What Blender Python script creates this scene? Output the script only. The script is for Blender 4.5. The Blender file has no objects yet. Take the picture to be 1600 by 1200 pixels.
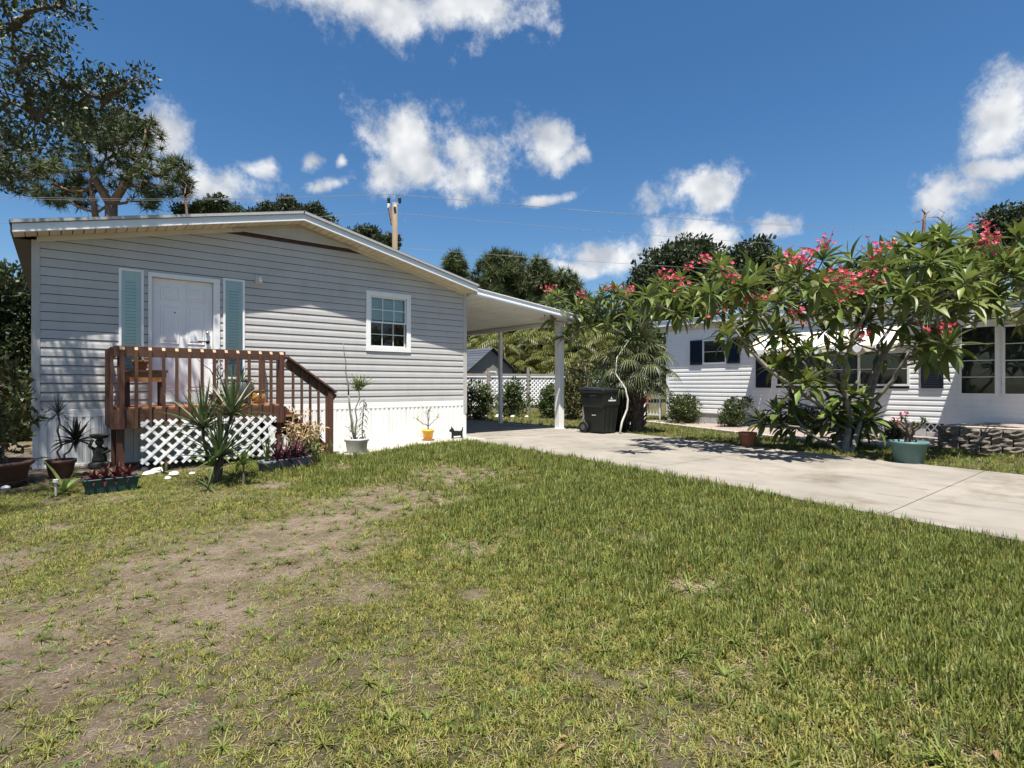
import bpy, bmesh, math, random
import numpy as np
from mathutils import Vector, Matrix, Quaternion
random.seed(7); rng = np.random.default_rng(7)
scene = bpy.context.scene
C = scene.collection
rad = math.radians
# ------------------------------------------------------------------ camera
FPX, CX, CY, CAMH, HEAD = 862.0, 800.0, 601.0, 1.25, 39.4
cam_d = bpy.data.cameras.new('camera'); cam = bpy.data.objects.new('camera', cam_d); C.objects.link(cam)
cam_d.sensor_width = 36.0; cam_d.lens = FPX / 1600.0 * 36.0
cam_d.clip_start = 0.05; cam_d.clip_end = 3000
cam.location = (0, 0, CAMH); cam.rotation_euler = (rad(90), 0, rad(-HEAD))
scene.camera = cam
scene.render.resolution_x = 1024; scene.render.resolution_y = 768
vs = scene.view_settings
vs.view_transform = 'Standard'; vs.look = 'None'; vs.exposure = 1.08; vs.gamma = 1.0
scene.cycles.max_bounces = 6; scene.cycles.diffuse_bounces = 3; scene.cycles.glossy_bounces = 3; scene.cycles.transmission_bounces = 4; scene.cycles.transparent_max_bounces = 8
# ------------------------------------------------------------------ directions from photo pixels (a pixel gives a direction only)
_c, _s = math.cos(rad(HEAD)), math.sin(rad(HEAD))
def ray(px, py):
    a = (px - CX) / FPX; b = (CY - py) / FPX
    return Vector((_s + a * _c, _c - a * _s, b))
def G(px, py, z=0.0):                       # on the ground
    d = ray(px, py); t = (z - CAMH) / d.z; return Vector((d.x * t, d.y * t, z))
def YP(px, py, y):                          # on a wall plane of constant y
    d = ray(px, py); t = y / d.y; return Vector((d.x * t, y, CAMH + d.z * t))
def XP(px, py, x):
    d = ray(px, py); t = x / d.x; return Vector((x, d.y * t, CAMH + d.z * t))
def ZP(px, py, zz):                         # at a given distance
    d = ray(px, py); return Vector((d.x * zz, d.y * zz, CAMH + d.z * zz))
# ------------------------------------------------------------------ sun
SUN = Vector((-0.25, -0.40, 1.46)).normalized()      # towards the sun
sd = bpy.data.lights.new('sun', 'SUN'); sd.energy = 5.0; sd.angle = rad(0.53); sd.color = (1.0, 0.955, 0.88)
so = bpy.data.objects.new('sun', sd); C.objects.link(so); so.location = (0, 0, 30)
so.rotation_euler = SUN.to_track_quat('Z', 'Y').to_euler()
# ------------------------------------------------------------------ world: Nishita sky with fair-weather cumulus
world = bpy.data.worlds.new('World'); scene.world = world; world.use_nodes = True
world.cycles.sampling_method = 'MANUAL'; world.cycles.sample_map_resolution = 256
nt = world.node_tree; N = nt.nodes; L = nt.links; N.clear()
def nd(t, **k):
    n = N.new(t)
    for a, b in k.items(): setattr(n, a, b)
    return n
def mth(op, a, b=None, c=None, clamp=False):
    n = N.new('ShaderNodeMath'); n.operation = op; n.use_clamp = clamp
    for i, v in enumerate((a, b, c)):
        if v is None: continue
        if isinstance(v, (int, float)): n.inputs[i].default_value = v
        else: L.new(v, n.inputs[i])
    return n.outputs[0]
sky = nd('ShaderNodeTexSky', sky_type='NISHITA', sun_disc=False)
sky.sun_elevation = math.asin(SUN.z); sky.sun_rotation = math.atan2(SUN.x, SUN.y)
sky.air_density = 1.0; sky.dust_density = 0.7; sky.ozone_density = 3.0; sky.altitude = 0
tc = nd('ShaderNodeTexCoord')
nrm = nd('ShaderNodeVectorMath', operation='NORMALIZE'); L.new(tc.outputs['Generated'], nrm.inputs[0])
sep = nd('ShaderNodeSeparateXYZ'); L.new(nrm.outputs[0], sep.inputs[0])
az = mth('ARCTAN2', sep.outputs[0], sep.outputs[1]); el = mth('ARCSINE', sep.outputs[2])
comb = nd('ShaderNodeCombineXYZ'); L.new(az, comb.inputs[0]); L.new(el, comb.inputs[1])
wob = nd('ShaderNodeTexNoise'); wob.inputs['Scale'].default_value = 7; wob.inputs['Detail'].default_value = 2
L.new(nrm.outputs[0], wob.inputs['Vector'])
ws = nd('ShaderNodeVectorMath', operation='MULTIPLY_ADD'); L.new(wob.outputs['Color'], ws.inputs[0])
ws.inputs[1].default_value = (.13, .09, 0); L.new(comb.outputs[0], ws.inputs[2])
wo = nd('ShaderNodeVectorMath', operation='SUBTRACT'); L.new(ws.outputs[0], wo.inputs[0]); wo.inputs[1].default_value = (.065, .045, 0)
CL = [(545, -8, 180, 62), (718, 10, 130, 50),
      (635, 226, 95, 72), (735, 232, 92, 58), (592, 284, 72, 34), (730, 284, 85, 36),
      (848, 216, 58, 42), (885, 238, 30, 20), (862, 297, 58, 10),
      (250, 205, 62, 52), (180, 235, 100, 70), (335, 296, 100, 42),
      (400, 262, 27, 22), (475, 240, 24, 22), (521, 250, 16, 18), (505, 290, 36, 20),
      (1598, 145, 84, 82), (1585, 250, 66, 28), (1490, 292, 92, 40),
      (1100, 305, 92, 34), (960, 400, 110, 32), (1075, 376, 125, 38), (1205, 356, 66, 26), (670, 262, 90, 40), (905, 424, 70, 16)]
clouds = []
for px, py, rx, ry in CL:
    d = ray(px, py).normalized(); ca = math.cos(math.atan((px - CX) / FPX))
    clouds.append((math.atan2(d.x, d.y), math.asin(d.z), rx / FPX * ca * ca, ry / FPX * ca))
for i in range(10):                                   # the same fair-weather cumulus goes on round the rest of the sky
    a = rad(HEAD + 55 + random.random() * 250); a = (a + math.pi) % (2 * math.pi) - math.pi
    e = rad(random.uniform(6, 50)); r = random.uniform(.10, .22)
    clouds.append((a, e, r / max(.4, math.cos(e)), r * random.uniform(.4, .65)))
field = None
for a, e, ra, re in clouds:
    s1 = nd('ShaderNodeVectorMath', operation='SUBTRACT'); L.new(wo.outputs[0], s1.inputs[0]); s1.inputs[1].default_value = (a, e, 0)
    s2 = nd('ShaderNodeVectorMath', operation='MULTIPLY'); L.new(s1.outputs[0], s2.inputs[0]); s2.inputs[1].default_value = (1 / ra, 1 / re, 0)
    s3 = nd('ShaderNodeVectorMath', operation='LENGTH'); L.new(s2.outputs[0], s3.inputs[0])
    v = mth('SUBTRACT', 1.0, s3.outputs['Value'])
    field = v if field is None else mth('SMOOTH_MAX', field, v, 0.12)
fb = nd('ShaderNodeTexNoise'); fb.inputs['Scale'].default_value = 13; fb.inputs['Detail'].default_value = 8; fb.inputs['Roughness'].default_value = .66
L.new(nrm.outputs[0], fb.inputs['Vector'])
f2 = mth('MULTIPLY_ADD', mth('SUBTRACT', fb.outputs['Fac'], .5), 3.1, field)
mr = nd('ShaderNodeMapRange', interpolation_type='SMOOTHSTEP'); L.new(f2, mr.inputs[0]); mr.inputs[1].default_value = -.06; mr.inputs[2].default_value = .88
# cloud body colour: thick parts whiter, thin parts a touch blue-grey
fb2 = nd('ShaderNodeTexNoise'); fb2.inputs['Scale'].default_value = 20; fb2.inputs['Detail'].default_value = 2
up = nd('ShaderNodeVectorMath', operation='ADD'); L.new(nrm.outputs[0], up.inputs[0]); up.inputs[1].default_value = (0, 0, .03); L.new(up.outputs[0], fb2.inputs['Vector'])
cr = nd('ShaderNodeMapRange'); L.new(fb2.outputs['Fac'], cr.inputs[0]); cr.inputs[1].default_value = .35; cr.inputs[2].default_value = .65
cm = nd('ShaderNodeMix', data_type='RGBA'); L.new(cr.outputs[0], cm.inputs[0])
cm.inputs[6].default_value = (4.4, 4.75, 5.3, 1); cm.inputs[7].default_value = (7.6, 7.7, 7.8, 1)
hs = nd('ShaderNodeHueSaturation'); hs.inputs['Saturation'].default_value = 1.26; hs.inputs['Value'].default_value = 1.06; L.new(sky.outputs[0], hs.inputs['Color'])
mx = nd('ShaderNodeMix', data_type='RGBA'); L.new(mr.outputs[0], mx.inputs[0]); L.new(hs.outputs[0], mx.inputs[6]); L.new(cm.outputs[2], mx.inputs[7])
bg = nd('ShaderNodeBackground'); bg.inputs[1].default_value = 0.058; L.new(mx.outputs[2], bg.inputs[0])
out = nd('ShaderNodeOutputWorld'); L.new(bg.outputs[0], out.inputs[0])

# ------------------------------------------------------------------ materials
MATS = {}
def mat(name, col, rough=.6, var=.15, scale=6., bump=0., bscale=80., col2=None, trans=0., island=0., orand=0., spec=.4, metal=0., stretch=None, emit=None, detail=5., bias=.5, hue=.02):
    m = bpy.data.materials.new(name); m.use_nodes = True; t = m.node_tree; t.nodes.clear(); n = t.nodes; l = t.links
    o = n.new('ShaderNodeOutputMaterial'); b = n.new('ShaderNodeBsdfPrincipled')
    b.inputs['Roughness'].default_value = rough; b.inputs['Specular IOR Level'].default_value = spec; b.inputs['Metallic'].default_value = metal
    c = n.new('ShaderNodeTexCoord'); vec = c.outputs['Object']
    if stretch:
        mp = n.new('ShaderNodeMapping'); mp.inputs['Scale'].default_value = stretch; l.new(vec, mp.inputs[0]); vec = mp.outputs[0]
    nz = n.new('ShaderNodeTexNoise'); nz.inputs['Scale'].default_value = scale; nz.inputs['Detail'].default_value = detail; nz.inputs['Roughness'].default_value = .6
    l.new(vec, nz.inputs['Vector'])
    mix = n.new('ShaderNodeMix'); mix.data_type = 'RGBA'
    mrn = n.new('ShaderNodeMapRange'); mrn.inputs[1].default_value = bias - .2; mrn.inputs[2].default_value = bias + .2; l.new(nz.outputs['Fac'], mrn.inputs[0]); l.new(mrn.outputs[0], mix.inputs[0])
    lo = [x * (1 - var) for x in col]; hi = list(col2) if col2 else [min(.95, x * (1 + var)) for x in col]
    mix.inputs[6].default_value = (*(col if col2 else lo), 1); mix.inputs[7].default_value = (*hi, 1)
    cs = mix.outputs[2]
    if island or orand:
        hv = n.new('ShaderNodeHueSaturation')
        if island: r = n.new('ShaderNodeNewGeometry').outputs['Random Per Island']; amt = island
        else: r = n.new('ShaderNodeObjectInfo').outputs['Random']; amt = orand
        m1 = n.new('ShaderNodeMapRange'); m1.inputs[3].default_value = 1 - amt; m1.inputs[4].default_value = 1 + amt; l.new(r, m1.inputs[0]); l.new(m1.outputs[0], hv.inputs['Value'])
        m2 = n.new('ShaderNodeMath'); m2.operation = 'MULTIPLY'; m2.inputs[1].default_value = 7.31; l.new(r, m2.inputs[0])
        m3 = n.new('ShaderNodeMath'); m3.operation = 'FRACT'; l.new(m2.outputs[0], m3.inputs[0])
        m4 = n.new('ShaderNodeMapRange'); m4.inputs[3].default_value = .5 - hue; m4.inputs[4].default_value = .5 + hue; l.new(m3.outputs[0], m4.inputs[0]); l.new(m4.outputs[0], hv.inputs['Hue'])
        l.new(cs, hv.inputs['Color']); cs = hv.outputs[0]
    l.new(cs, b.inputs['Base Color'])
    if bump:
        nb = n.new('ShaderNodeTexNoise'); nb.inputs['Scale'].default_value = bscale; nb.inputs['Detail'].default_value = 4; l.new(vec, nb.inputs['Vector'])
        bp = n.new('ShaderNodeBump'); bp.inputs['Strength'].default_value = bump; bp.inputs['Distance'].default_value = .01; l.new(nb.outputs['Fac'], bp.inputs['Height']); l.new(bp.outputs[0], b.inputs['Normal'])
    sh = b.outputs[0]
    if trans:
        tr = n.new('ShaderNodeBsdfTranslucent'); l.new(cs, tr.inputs['Color']); ms = n.new('ShaderNodeMixShader'); ms.inputs[0].default_value = trans
        l.new(sh, ms.inputs[1]); l.new(tr.outputs[0], ms.inputs[2]); sh = ms.outputs[0]
    l.new(sh, o.inputs[0]); MATS[name] = m; return m
def glass_mat(name, tint=(.8, .9, .9), refl=.10):
    m = bpy.data.materials.new(name); m.use_nodes = True; t = m.node_tree; t.nodes.clear(); n = t.nodes; l = t.links
    o = n.new('ShaderNodeOutputMaterial'); a = n.new('ShaderNodeBsdfTransparent'); a.inputs[0].default_value = (*tint, 1)
    g = n.new('ShaderNodeBsdfGlossy'); g.inputs['Roughness'].default_value = .03
    fr = n.new('ShaderNodeFresnel'); fr.inputs[0].default_value = 1.5; ad = n.new('ShaderNodeMath'); ad.operation = 'ADD'; ad.inputs[1].default_value = refl - .04; l.new(fr.outputs[0], ad.inputs[0])
    ms = n.new('ShaderNodeMixShader'); l.new(ad.outputs[0], ms.inputs[0]); l.new(a.outputs[0], ms.inputs[1]); l.new(g.outputs[0], ms.inputs[2]); l.new(ms.outputs[0], o.inputs[0])
    MATS[name] = m
mat('siding', (.456, .444, .424), .5, .05, 2.5, .03, 150, orand=.03, hue=.004)
mat('siding_trim', (.45, .432, .405), .5, .04, 3)
mat('white', (.80, .80, .79), .45, .04, 3)
mat('white_dirty', (.78, .78, .76), .5, 0, 1.6, col2=(.66, .65, .60), bias=.62)
mat('fascia', (.66, .70, .74), .45, .05, 2)
mat('soffit', (.66, .58, .44), .55, .06, 4, orand=.06, hue=.005)
mat('cream_trim', (.62, .57, .50), .5, .05, 4)
mat('shingle', (.16, .16, .17), .9, .3, 30, .5, 120)
mat('eave_shade', (.10, .085, .075), .7, .2, 6)  # shade of the left eave put into the colour of its soffit and fascia
mat('jar_amber', (.30, .15, .03), .35, .2, 8)
mat('urn_dark', (.05, .062, .056), .5, .2, 8)
mat('gable_wood', (.07, .032, .026), .7, .3, 9)
mat('dark', (.012, .012, .013), .8, .1, 5)
mat('room_dark', (.03, .04, .045), .8, .2, 3)
mat('aqua', (.78, .82, .79), .5, .05, 6)
mat('aqua_deep', (.50, .57, .55), .6, .1, 6)
mat('drip_grey', (.36, .36, .36), .6, .1, 8)
mat('sheath_shade', (.035, .035, .038), .9, .1, 5)  # front sheathing painted near-black so slots between siding boards read as shade lines
mat('blind', (.58, .64, .62), .6, .04, 4)
mat('wood_v', (.112, .052, .030), .62, .0, 4, .25, 40, col2=(.062, .027, .017), stretch=(14, 14, 1.2), orand=.22, hue=.01)
mat('wood_x', (.112, .052, .030), .62, .0, 4, .25, 40, col2=(.062, .027, .017), stretch=(1.2, 14, 14), orand=.18, hue=.01)
mat('wood_cut', (.40, .25, .155), .7, .15, 20)
mat('deckboard', (.36, .16, .065), .6, .0, 5, .2, 40, col2=(.24, .10, .045), stretch=(1.2, 14, 14), orand=.15)
mat('concrete', (.268, .242, .205), .9, .0, .9, .35, 160, col2=(.185, .168, .142), detail=9, orand=.03, hue=.002)
def weather(name, s1, lo, c1, s2, c2, stretch):
    m = MATS[name]; t = m.node_tree; n = t.nodes; l = t.links; b = next(q for q in n if q.type == 'BSDF_PRINCIPLED'); src_ = b.inputs['Base Color'].links[0].from_socket
    c = n.new('ShaderNodeTexCoord')
    for sc_, lo_, col, st in ((s1, lo, c1, (1, 1, 1)), (s2, .52, c2, stretch)):
        mp = n.new('ShaderNodeMapping'); mp.inputs['Scale'].default_value = st; l.new(c.outputs['Object'], mp.inputs[0])
        z_ = n.new('ShaderNodeTexNoise'); z_.inputs['Scale'].default_value = sc_; z_.inputs['Detail'].default_value = 10; z_.inputs['Roughness'].default_value = .7; l.new(mp.outputs[0], z_.inputs['Vector'])
        r = n.new('ShaderNodeMapRange'); r.inputs[1].default_value = lo_; r.inputs[2].default_value = lo_ + .16; l.new(z_.outputs['Fac'], r.inputs[0])
        x_ = n.new('ShaderNodeMix'); x_.data_type = 'RGBA'; x_.blend_type = 'MULTIPLY'; l.new(r.outputs[0], x_.inputs[0]); l.new(src_, x_.inputs[6]); x_.inputs[7].default_value = (*col, 1); src_ = x_.outputs[2]
    l.new(src_, b.inputs['Base Color'])
weather('concrete', 1.1, .53, (.66, .59, .50), 5.0, (.70, .68, .66), (1, .25, 1))
weather('siding', .7, .50, (.93, .92, .90), 7.0, (.94, .935, .92), (1, 1, .12))
weather('siding_trim', .9, .50, (.90, .89, .87), 7.0, (.93, .92, .90), (1, 1, .12))
weather('white', 1.3, .54, (.93, .92, .89), 7.0, (.95, .94, .92), (1, 1, .15))
mat('concrete_pale', (.40, .375, .325), .9, .0, 2.2, .3, 120, col2=(.30, .28, .235), detail=8, bias=.58)
mat('block_grey', (.40, .41, .41), .9, .12, 5, .4, 90, orand=.08, hue=.004)
mat('stone_block', (.115, .092, .075), .95, .0, 14, 1., 40, col2=(.27, .23, .19), orand=.22, hue=.012)
mat('mulch', (.20, .15, .12), .95, 0, 22, .9, 60, col2=(.32, .26, .23), detail=8)
mat('terracotta', (.36, .145, .075), .8, .2, 9, .15, 60)
mat('terracotta_dark', (.10, .05, .035), .8, .25, 9, .2, 60)
mat('pot_pale', (.50, .50, .47), .8, .0, 9, .3, 50, col2=(.36, .355, .33))
mat('pot_yellow', (.66, .38, .06), .35, .12, 8)
mat('pot_green', (.085, .16, .155), .45, .15, 6)
mat('trough_green', (.018, .055, .048), .5, .15, 6)
mat('trough_grey', (.13, .15, .17), .7, .25, 9)
mat('soil', (.05, .035, .025), .95, .35, 20, .8, 60)
mat('cart', (.010, .014, .012), .42, .3, 5, .05, 200)
mat('cart_lid', (.012, .015, .017), .38, .2, 5)
mat('cart_grey', (.10, .105, .105), .5, .2, 5)
mat('rubber', (.015, .015, .015), .8, .2, 8)
mat('shutter', (.008, .009, .020), .45, .2, 4)
mat('awning_cream', (.80, .74, .55), .5, .05, 4)
mat('alu', (.62, .63, .63), .4, .05, 6)
mat('screen_dark', (.12, .125, .128), .35, .25, 3)
mat('shed_wall', (.20, .185, .165), .8, .1, 5)
mat('shed_roof', (.055, .065, .08), .8, .25, 14, .3, 50, orand=.18)
mat('fence_wood', (.24, .215, .185), .85, .2, 8, .3, 40)
mat('pole_wood', (.25, .185, .12), .9, .0, 4, .5, 30, col2=(.14, .11, .075), stretch=(9, 9, .7))
mat('insulator', (.012, .02, .028), .3, .1, 5)
mat('wire', (.28, .29, .31), .5, .05, 5)
mat('statue', (.05, .05, .047), .9, .3, 14, .5, 50)
mat('black_iron', (.008, .008, .008), .6, .1, 5)
mat('chrome', (.6, .6, .6), .25, .05, 5, metal=1)
mat('bark_oak', (.13, .105, .085), .95, .35, 9, .9, 22)
mat('bark_pine', (.20, .13, .095), .95, .4, 7, .9, 16)
mat('bark_frang', (.185, .165, .138), .85, .35, 10, .4, 40)
mat('bark_palm', (.085, .065, .05), .95, .4, 14, 1., 25)
mat('stem_pale', (.55, .53, .47), .8, .2, 12)
mat('leaf_oak', (.044, .062, .018), .5, .35, .9, trans=.22, island=.45, hue=.03, spec=.45)
mat('leaf_bg', (.038, .053, .021), .55, .35, .35, trans=.2, island=.4, hue=.02)
mat('leaf_bg2', (.040, .058, .018), .55, .35, .5, trans=.2, island=.45, hue=.03)
mat('leaf_pine', (.070, .090, .028), .55, .35, .5, trans=.15, island=.4, hue=.03)
mat('leaf_cane', (.115, .125, .024), .45, .4, .8, trans=.25, island=.5, hue=.035)
mat('leaf_palm', (.085, .102, .038), .45, .35, 1.5, trans=.15, island=.45, hue=.03)
mat('leaf_frang', (.118, .152, .032), .46, .25, 3., trans=.28, orand=.35, hue=.025, spec=.4)
mat('leaf_frang_mass', (.118, .152, .032), .46, .25, 3., trans=.28, island=.35, hue=.025, spec=.4)
mat('leaf_rib', (.24, .30, .11), .5, .1, 4)
mat('petal', (.40, .018, .060), .5, .0, 5, trans=.2, island=.4, hue=.015, col2=(.50, .05, .09))
mat('flower_orange', (.70, .20, .10), .5, .2, 5, trans=.2, island=.3)
mat('leaf_yucca', (.092, .122, .050), .45, .25, 2., trans=.15, island=.35, hue=.02)
mat('leaf_dark', (.016, .020, .016), .45, .3, 2., trans=.1, island=.4)
mat('leaf_red', (.085, .014, .022), .45, .35, 3., trans=.15, island=.6, hue=.04)
mat('leaf_purple', (.055, .014, .028), .45, .35, 3., trans=.12, island=.6, hue=.03)
mat('leaf_light', (.13, .19, .045), .45, .3, 2., trans=.25, island=.4, hue=.03)
mat('leaf_fallen', (.17, .10, .05), .8, .3, 4, trans=.1, orand=.5, hue=.02)
mat('leaf_dry', (.40, .29, .15), .8, .3, 4, trans=.15, island=.4, hue=.02)
mat('leaf_bush', (.060, .085, .024), .42, .3, 2., trans=.2, island=.5, hue=.04)
mat('leaf_varieg', (.10, .10, .028), .5, .4, 3, trans=.2, island=.7, hue=.06)
mat('grass_a', (.235, .228, .052), .5, .25, 4., trans=.3, orand=.35, hue=.03, spec=.3)
mat('grass_b', (.150, .176, .038), .5, .25, 4., trans=.3, orand=.32, hue=.025, spec=.3)
mat('straw', (.28, .225, .13), .8, .25, 6, trans=.1, orand=.3, hue=.012)
mat('weed', (.10, .15, .035), .5, .25, 4., trans=.25, orand=.3, hue=.02)
mat('rock_white', (.62, .60, .55), .9, .15, 8, .5, 40)
mat('flower_box', (.78, .77, .74), .6, .03, 5)
glass_mat('glass', (.90, .95, .94), .06)
glass_mat('glass_dark', (.74, .78, .78), .05)

# ------------------------------------------------------------------ building helpers
def tag(o, label=None, cat=None, group=None, kind=None):
    if label: o['label'] = label
    if cat: o['category'] = cat
    if group: o['group'] = group
    if kind: o['kind'] = kind
    return o
def thing(name, loc, label, cat, group=None):
    o = bpy.data.objects.new(name, None); C.objects.link(o); o.location = loc; o.empty_display_size = .1
    return tag(o, label, cat, group)
def wloc(o):
    v = Vector((0, 0, 0))
    while o is not None:
        v = v + o.location; o = o.parent
    return v
def link(name, me, parent=None, loc=(0, 0, 0), rot=None):
    o = bpy.data.objects.new(name, me); C.objects.link(o); o.location = loc
    if rot is not None:
        if isinstance(rot, Quaternion): o.rotation_mode = 'QUATERNION'; o.rotation_quaternion = rot
        else: o.rotation_euler = rot
    if parent is not None: o.parent = parent
    return o
class MB:
    def __init__(self): self.v = []; self.f = []
    def add(self, vs, fs):
        k = len(self.v); self.v += [tuple(p) for p in vs]; self.f += [tuple(i + k for i in q) for q in fs]; return self
    def box(self, c, s, M=None):
        x, y, z = s[0] / 2, s[1] / 2, s[2] / 2
        p = [Vector(q) for q in ((-x, -y, -z), (x, -y, -z), (x, y, -z), (-x, y, -z), (-x, -y, z), (x, -y, z), (x, y, z), (-x, y, z))]
        if M is not None: p = [M @ q for q in p]
        c = Vector(c)
        return self.add([q + c for q in p], [(0, 3, 2, 1), (4, 5, 6, 7), (0, 1, 5, 4), (1, 2, 6, 5), (2, 3, 7, 6), (3, 0, 4, 7)])
    def lim(self, x0, x1, y0, y1, z0, z1):
        return self.box(((x0 + x1) / 2, (y0 + y1) / 2, (z0 + z1) / 2), (x1 - x0, y1 - y0, z1 - z0))
    def bar(self, p, q, w, t, side=(0, 1, 0)):       # w along 'side', t along the third axis
        p = Vector(p); q = Vector(q); d = (q - p).normalized(); s = Vector(side); s = (s - d * s.dot(d)).normalized(); u = d.cross(s)
        a = s * w / 2; b = u * t / 2
        vs = [p - a - b, p + a - b, p + a + b, p - a + b, q - a - b, q + a - b, q + a + b, q - a + b]
        return self.add(vs, [(0, 3, 2, 1), (4, 5, 6, 7), (0, 1, 5, 4), (1, 2, 6, 5), (2, 3, 7, 6), (3, 0, 4, 7)])
    def tube(self, pts, rs, n=7, cap=True):
        pts = [Vector(p) for p in pts]; m = len(pts)
        if isinstance(rs, (int, float)): rs = [rs] * m
        ref = Vector((0.31, 0.17, 1)).normalized(); vs = []; fs = []
        for i in range(m):
            d = (pts[min(i + 1, m - 1)] - pts[max(i - 1, 0)]).normalized()
            if abs(d.dot(ref)) > .97: ref = Vector((1, .2, 0)).normalized()
            a = d.cross(ref).normalized(); b = d.cross(a)
            for j in range(n):
                t = 2 * math.pi * j / n; vs.append(pts[i] + (a * math.cos(t) + b * math.sin(t)) * rs[i])
        for i in range(m - 1):
            for j in range(n): fs.append((i * n + j, i * n + (j + 1) % n, (i + 1) * n + (j + 1) % n, (i + 1) * n + j))
        if cap: fs.append(tuple(range(n))[::-1]); fs.append(tuple((m - 1) * n + j for j in range(n)))
        return self.add(vs, fs)
    def lathe(self, prof, c, n=20, cap=True, sx=1, sy=1):
        vs = []; fs = []; m = len(prof)
        for r, z in prof:
            for j in range(n):
                t = 2 * math.pi * j / n; vs.append((c[0] + r * sx * math.cos(t), c[1] + r * sy * math.sin(t), c[2] + z))
        for i in range(m - 1):
            for j in range(n): fs.append((i * n + j, i * n + (j + 1) % n, (i + 1) * n + (j + 1) % n, (i + 1) * n + j))
        if cap: fs.append(tuple(range(n))[::-1]); fs.append(tuple((m - 1) * n + j for j in range(n)))
        return self.add(vs, fs)
    def prism(self, poly, z0, z1):                   # polygon in xy
        n = len(poly); vs = [(p[0], p[1], z0) for p in poly] + [(p[0], p[1], z1) for p in poly]
        return self.add(vs, [tuple(range(n))[::-1], tuple(range(n, 2 * n))] + [(i, (i + 1) % n, n + (i + 1) % n, n + i) for i in range(n)])
    def prism_y(self, poly, y0, y1):                 # polygon in xz, extruded along y
        n = len(poly); vs = [(p[0], y0, p[1]) for p in poly] + [(p[0], y1, p[1]) for p in poly]
        return self.add(vs, [tuple(range(n)), tuple(range(n, 2 * n))[::-1]] + [(i, n + i, n + (i + 1) % n, (i + 1) % n) for i in range(n)])
    def mesh(self, name, m, smooth=False, bevel=0, off=None):
        me = bpy.data.meshes.new(name)
        v = self.v if off is None else [(p[0] - off[0], p[1] - off[1], p[2] - off[2]) for p in self.v]
        me.from_pydata(v, [], self.f)
        bm = bmesh.new(); bm.from_mesh(me); bmesh.ops.recalc_face_normals(bm, faces=bm.faces)
        if bevel: bmesh.ops.bevel(bm, geom=bm.edges[:], offset=bevel, segments=1, affect='EDGES', clamp_overlap=True)
        bm.to_mesh(me); bm.free()
        me.materials.append(MATS[m])
        if smooth: me.shade_smooth()
        return me
    def build(self, name, m, parent=None, smooth=False, bevel=0):
        off = wloc(parent) if parent is not None else None
        return link(name, self.mesh(name, m, smooth, bevel, off), parent)
def np_obj(name, V, Fs, m, parent=None, smooth=False):
    V = np.asarray(V, dtype=np.float32)
    if parent is not None: V = V - np.array(wloc(parent), dtype=np.float32)
    Fs = np.asarray(Fs, dtype=np.int32); k = Fs.shape[1]
    me = bpy.data.meshes.new(name); me.vertices.add(len(V)); me.vertices.foreach_set('co', V.ravel())
    me.loops.add(Fs.size); me.loops.foreach_set('vertex_index', Fs.ravel())
    me.polygons.add(len(Fs)); me.polygons.foreach_set('loop_start', np.arange(0, Fs.size, k, dtype=np.int32)); me.polygons.foreach_set('loop_total', np.full(len(Fs), k, dtype=np.int32))
    me.update(calc_edges=True); me.materials.append(MATS[m])
    if smooth: me.shade_smooth()
    return link(name, me, parent)
def copy_tree(o, parent=None):
    c = o.copy(); C.objects.link(c); c.parent = parent
    for ch in list(o.children): copy_tree(ch, c)
    return c
# -------- foliage
def unit(n):
    v = rng.normal(size=(n, 3)); return v / np.linalg.norm(v, axis=1, keepdims=True)
def leaves(cent, n, spread, length, width, updir=.3, flat=.0, jitter=.35):
    """n leaves round every clump centre; each leaf is a folded 4-point blade; returns V,F(quads)"""
    cent = np.asarray(cent, float); K = len(cent) * n
    base = np.repeat(cent, n, axis=0)
    sp = np.repeat(np.broadcast_to(np.asarray(spread, float), (len(cent),)), n)[:, None]
    u = unit(K); r = rng.random((K, 1)) ** .45
    p = base + u * r * sp * np.array([1, 1, .75])
    d = unit(K) * .8 + u * .7; d[:, 2] += updir; d /= np.linalg.norm(d, axis=1, keepdims=True)
    s = np.cross(d, unit(K) * (1 - flat) + np.array([0, 0, 1.]) * flat); s /= np.linalg.norm(s, axis=1, keepdims=True) + 1e-9
    ln = length * (1 + jitter * (rng.random((K, 1)) * 2 - 1)); w = width * (1 + jitter * (rng.random((K, 1)) * 2 - 1))
    nrm = np.cross(s, d)
    V = np.stack([p, p + d * ln * .5 + s * w * .5 + nrm * ln * .08, p + d * ln - nrm * ln * .06, p + d * ln * .5 - s * w * .5 + nrm * ln * .08], axis=1).reshape(-1, 3)
    Fq = np.arange(K * 4).reshape(-1, 4); return V, Fq
def needles(cent, n, length, width, updir=.25):
    cent = np.asarray(cent, float); K = len(cent) * n
    p = np.repeat(cent, n, axis=0); d = unit(K); d[:, 2] += updir; d /= np.linalg.norm(d, axis=1, keepdims=True)
    s = np.cross(d, unit(K)); s /= np.linalg.norm(s, axis=1, keepdims=True) + 1e-9
    ln = length * (.7 + .6 * rng.random((K, 1)))
    V = np.stack([p - s * width / 2, p + s * width / 2, p + d * ln], axis=1).reshape(-1, 3)
    return V, np.arange(K * 3).reshape(-1, 3)
def blob_points(blobs, n):
    """n clump centres spread through ellipsoids (c, r) near their surface, by volume"""
    w = np.array([b[1][0] * b[1][1] * b[1][2] for b in blobs]) ** .6; idx = rng.choice(len(blobs), n, p=w / w.sum())
    c = np.array([b[0] for b in blobs], float)[idx]; r = np.array([b[1] for b in blobs], float)[idx]
    return c + unit(n) * (.45 + .55 * rng.random((n, 1)) ** .5) * r
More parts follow.
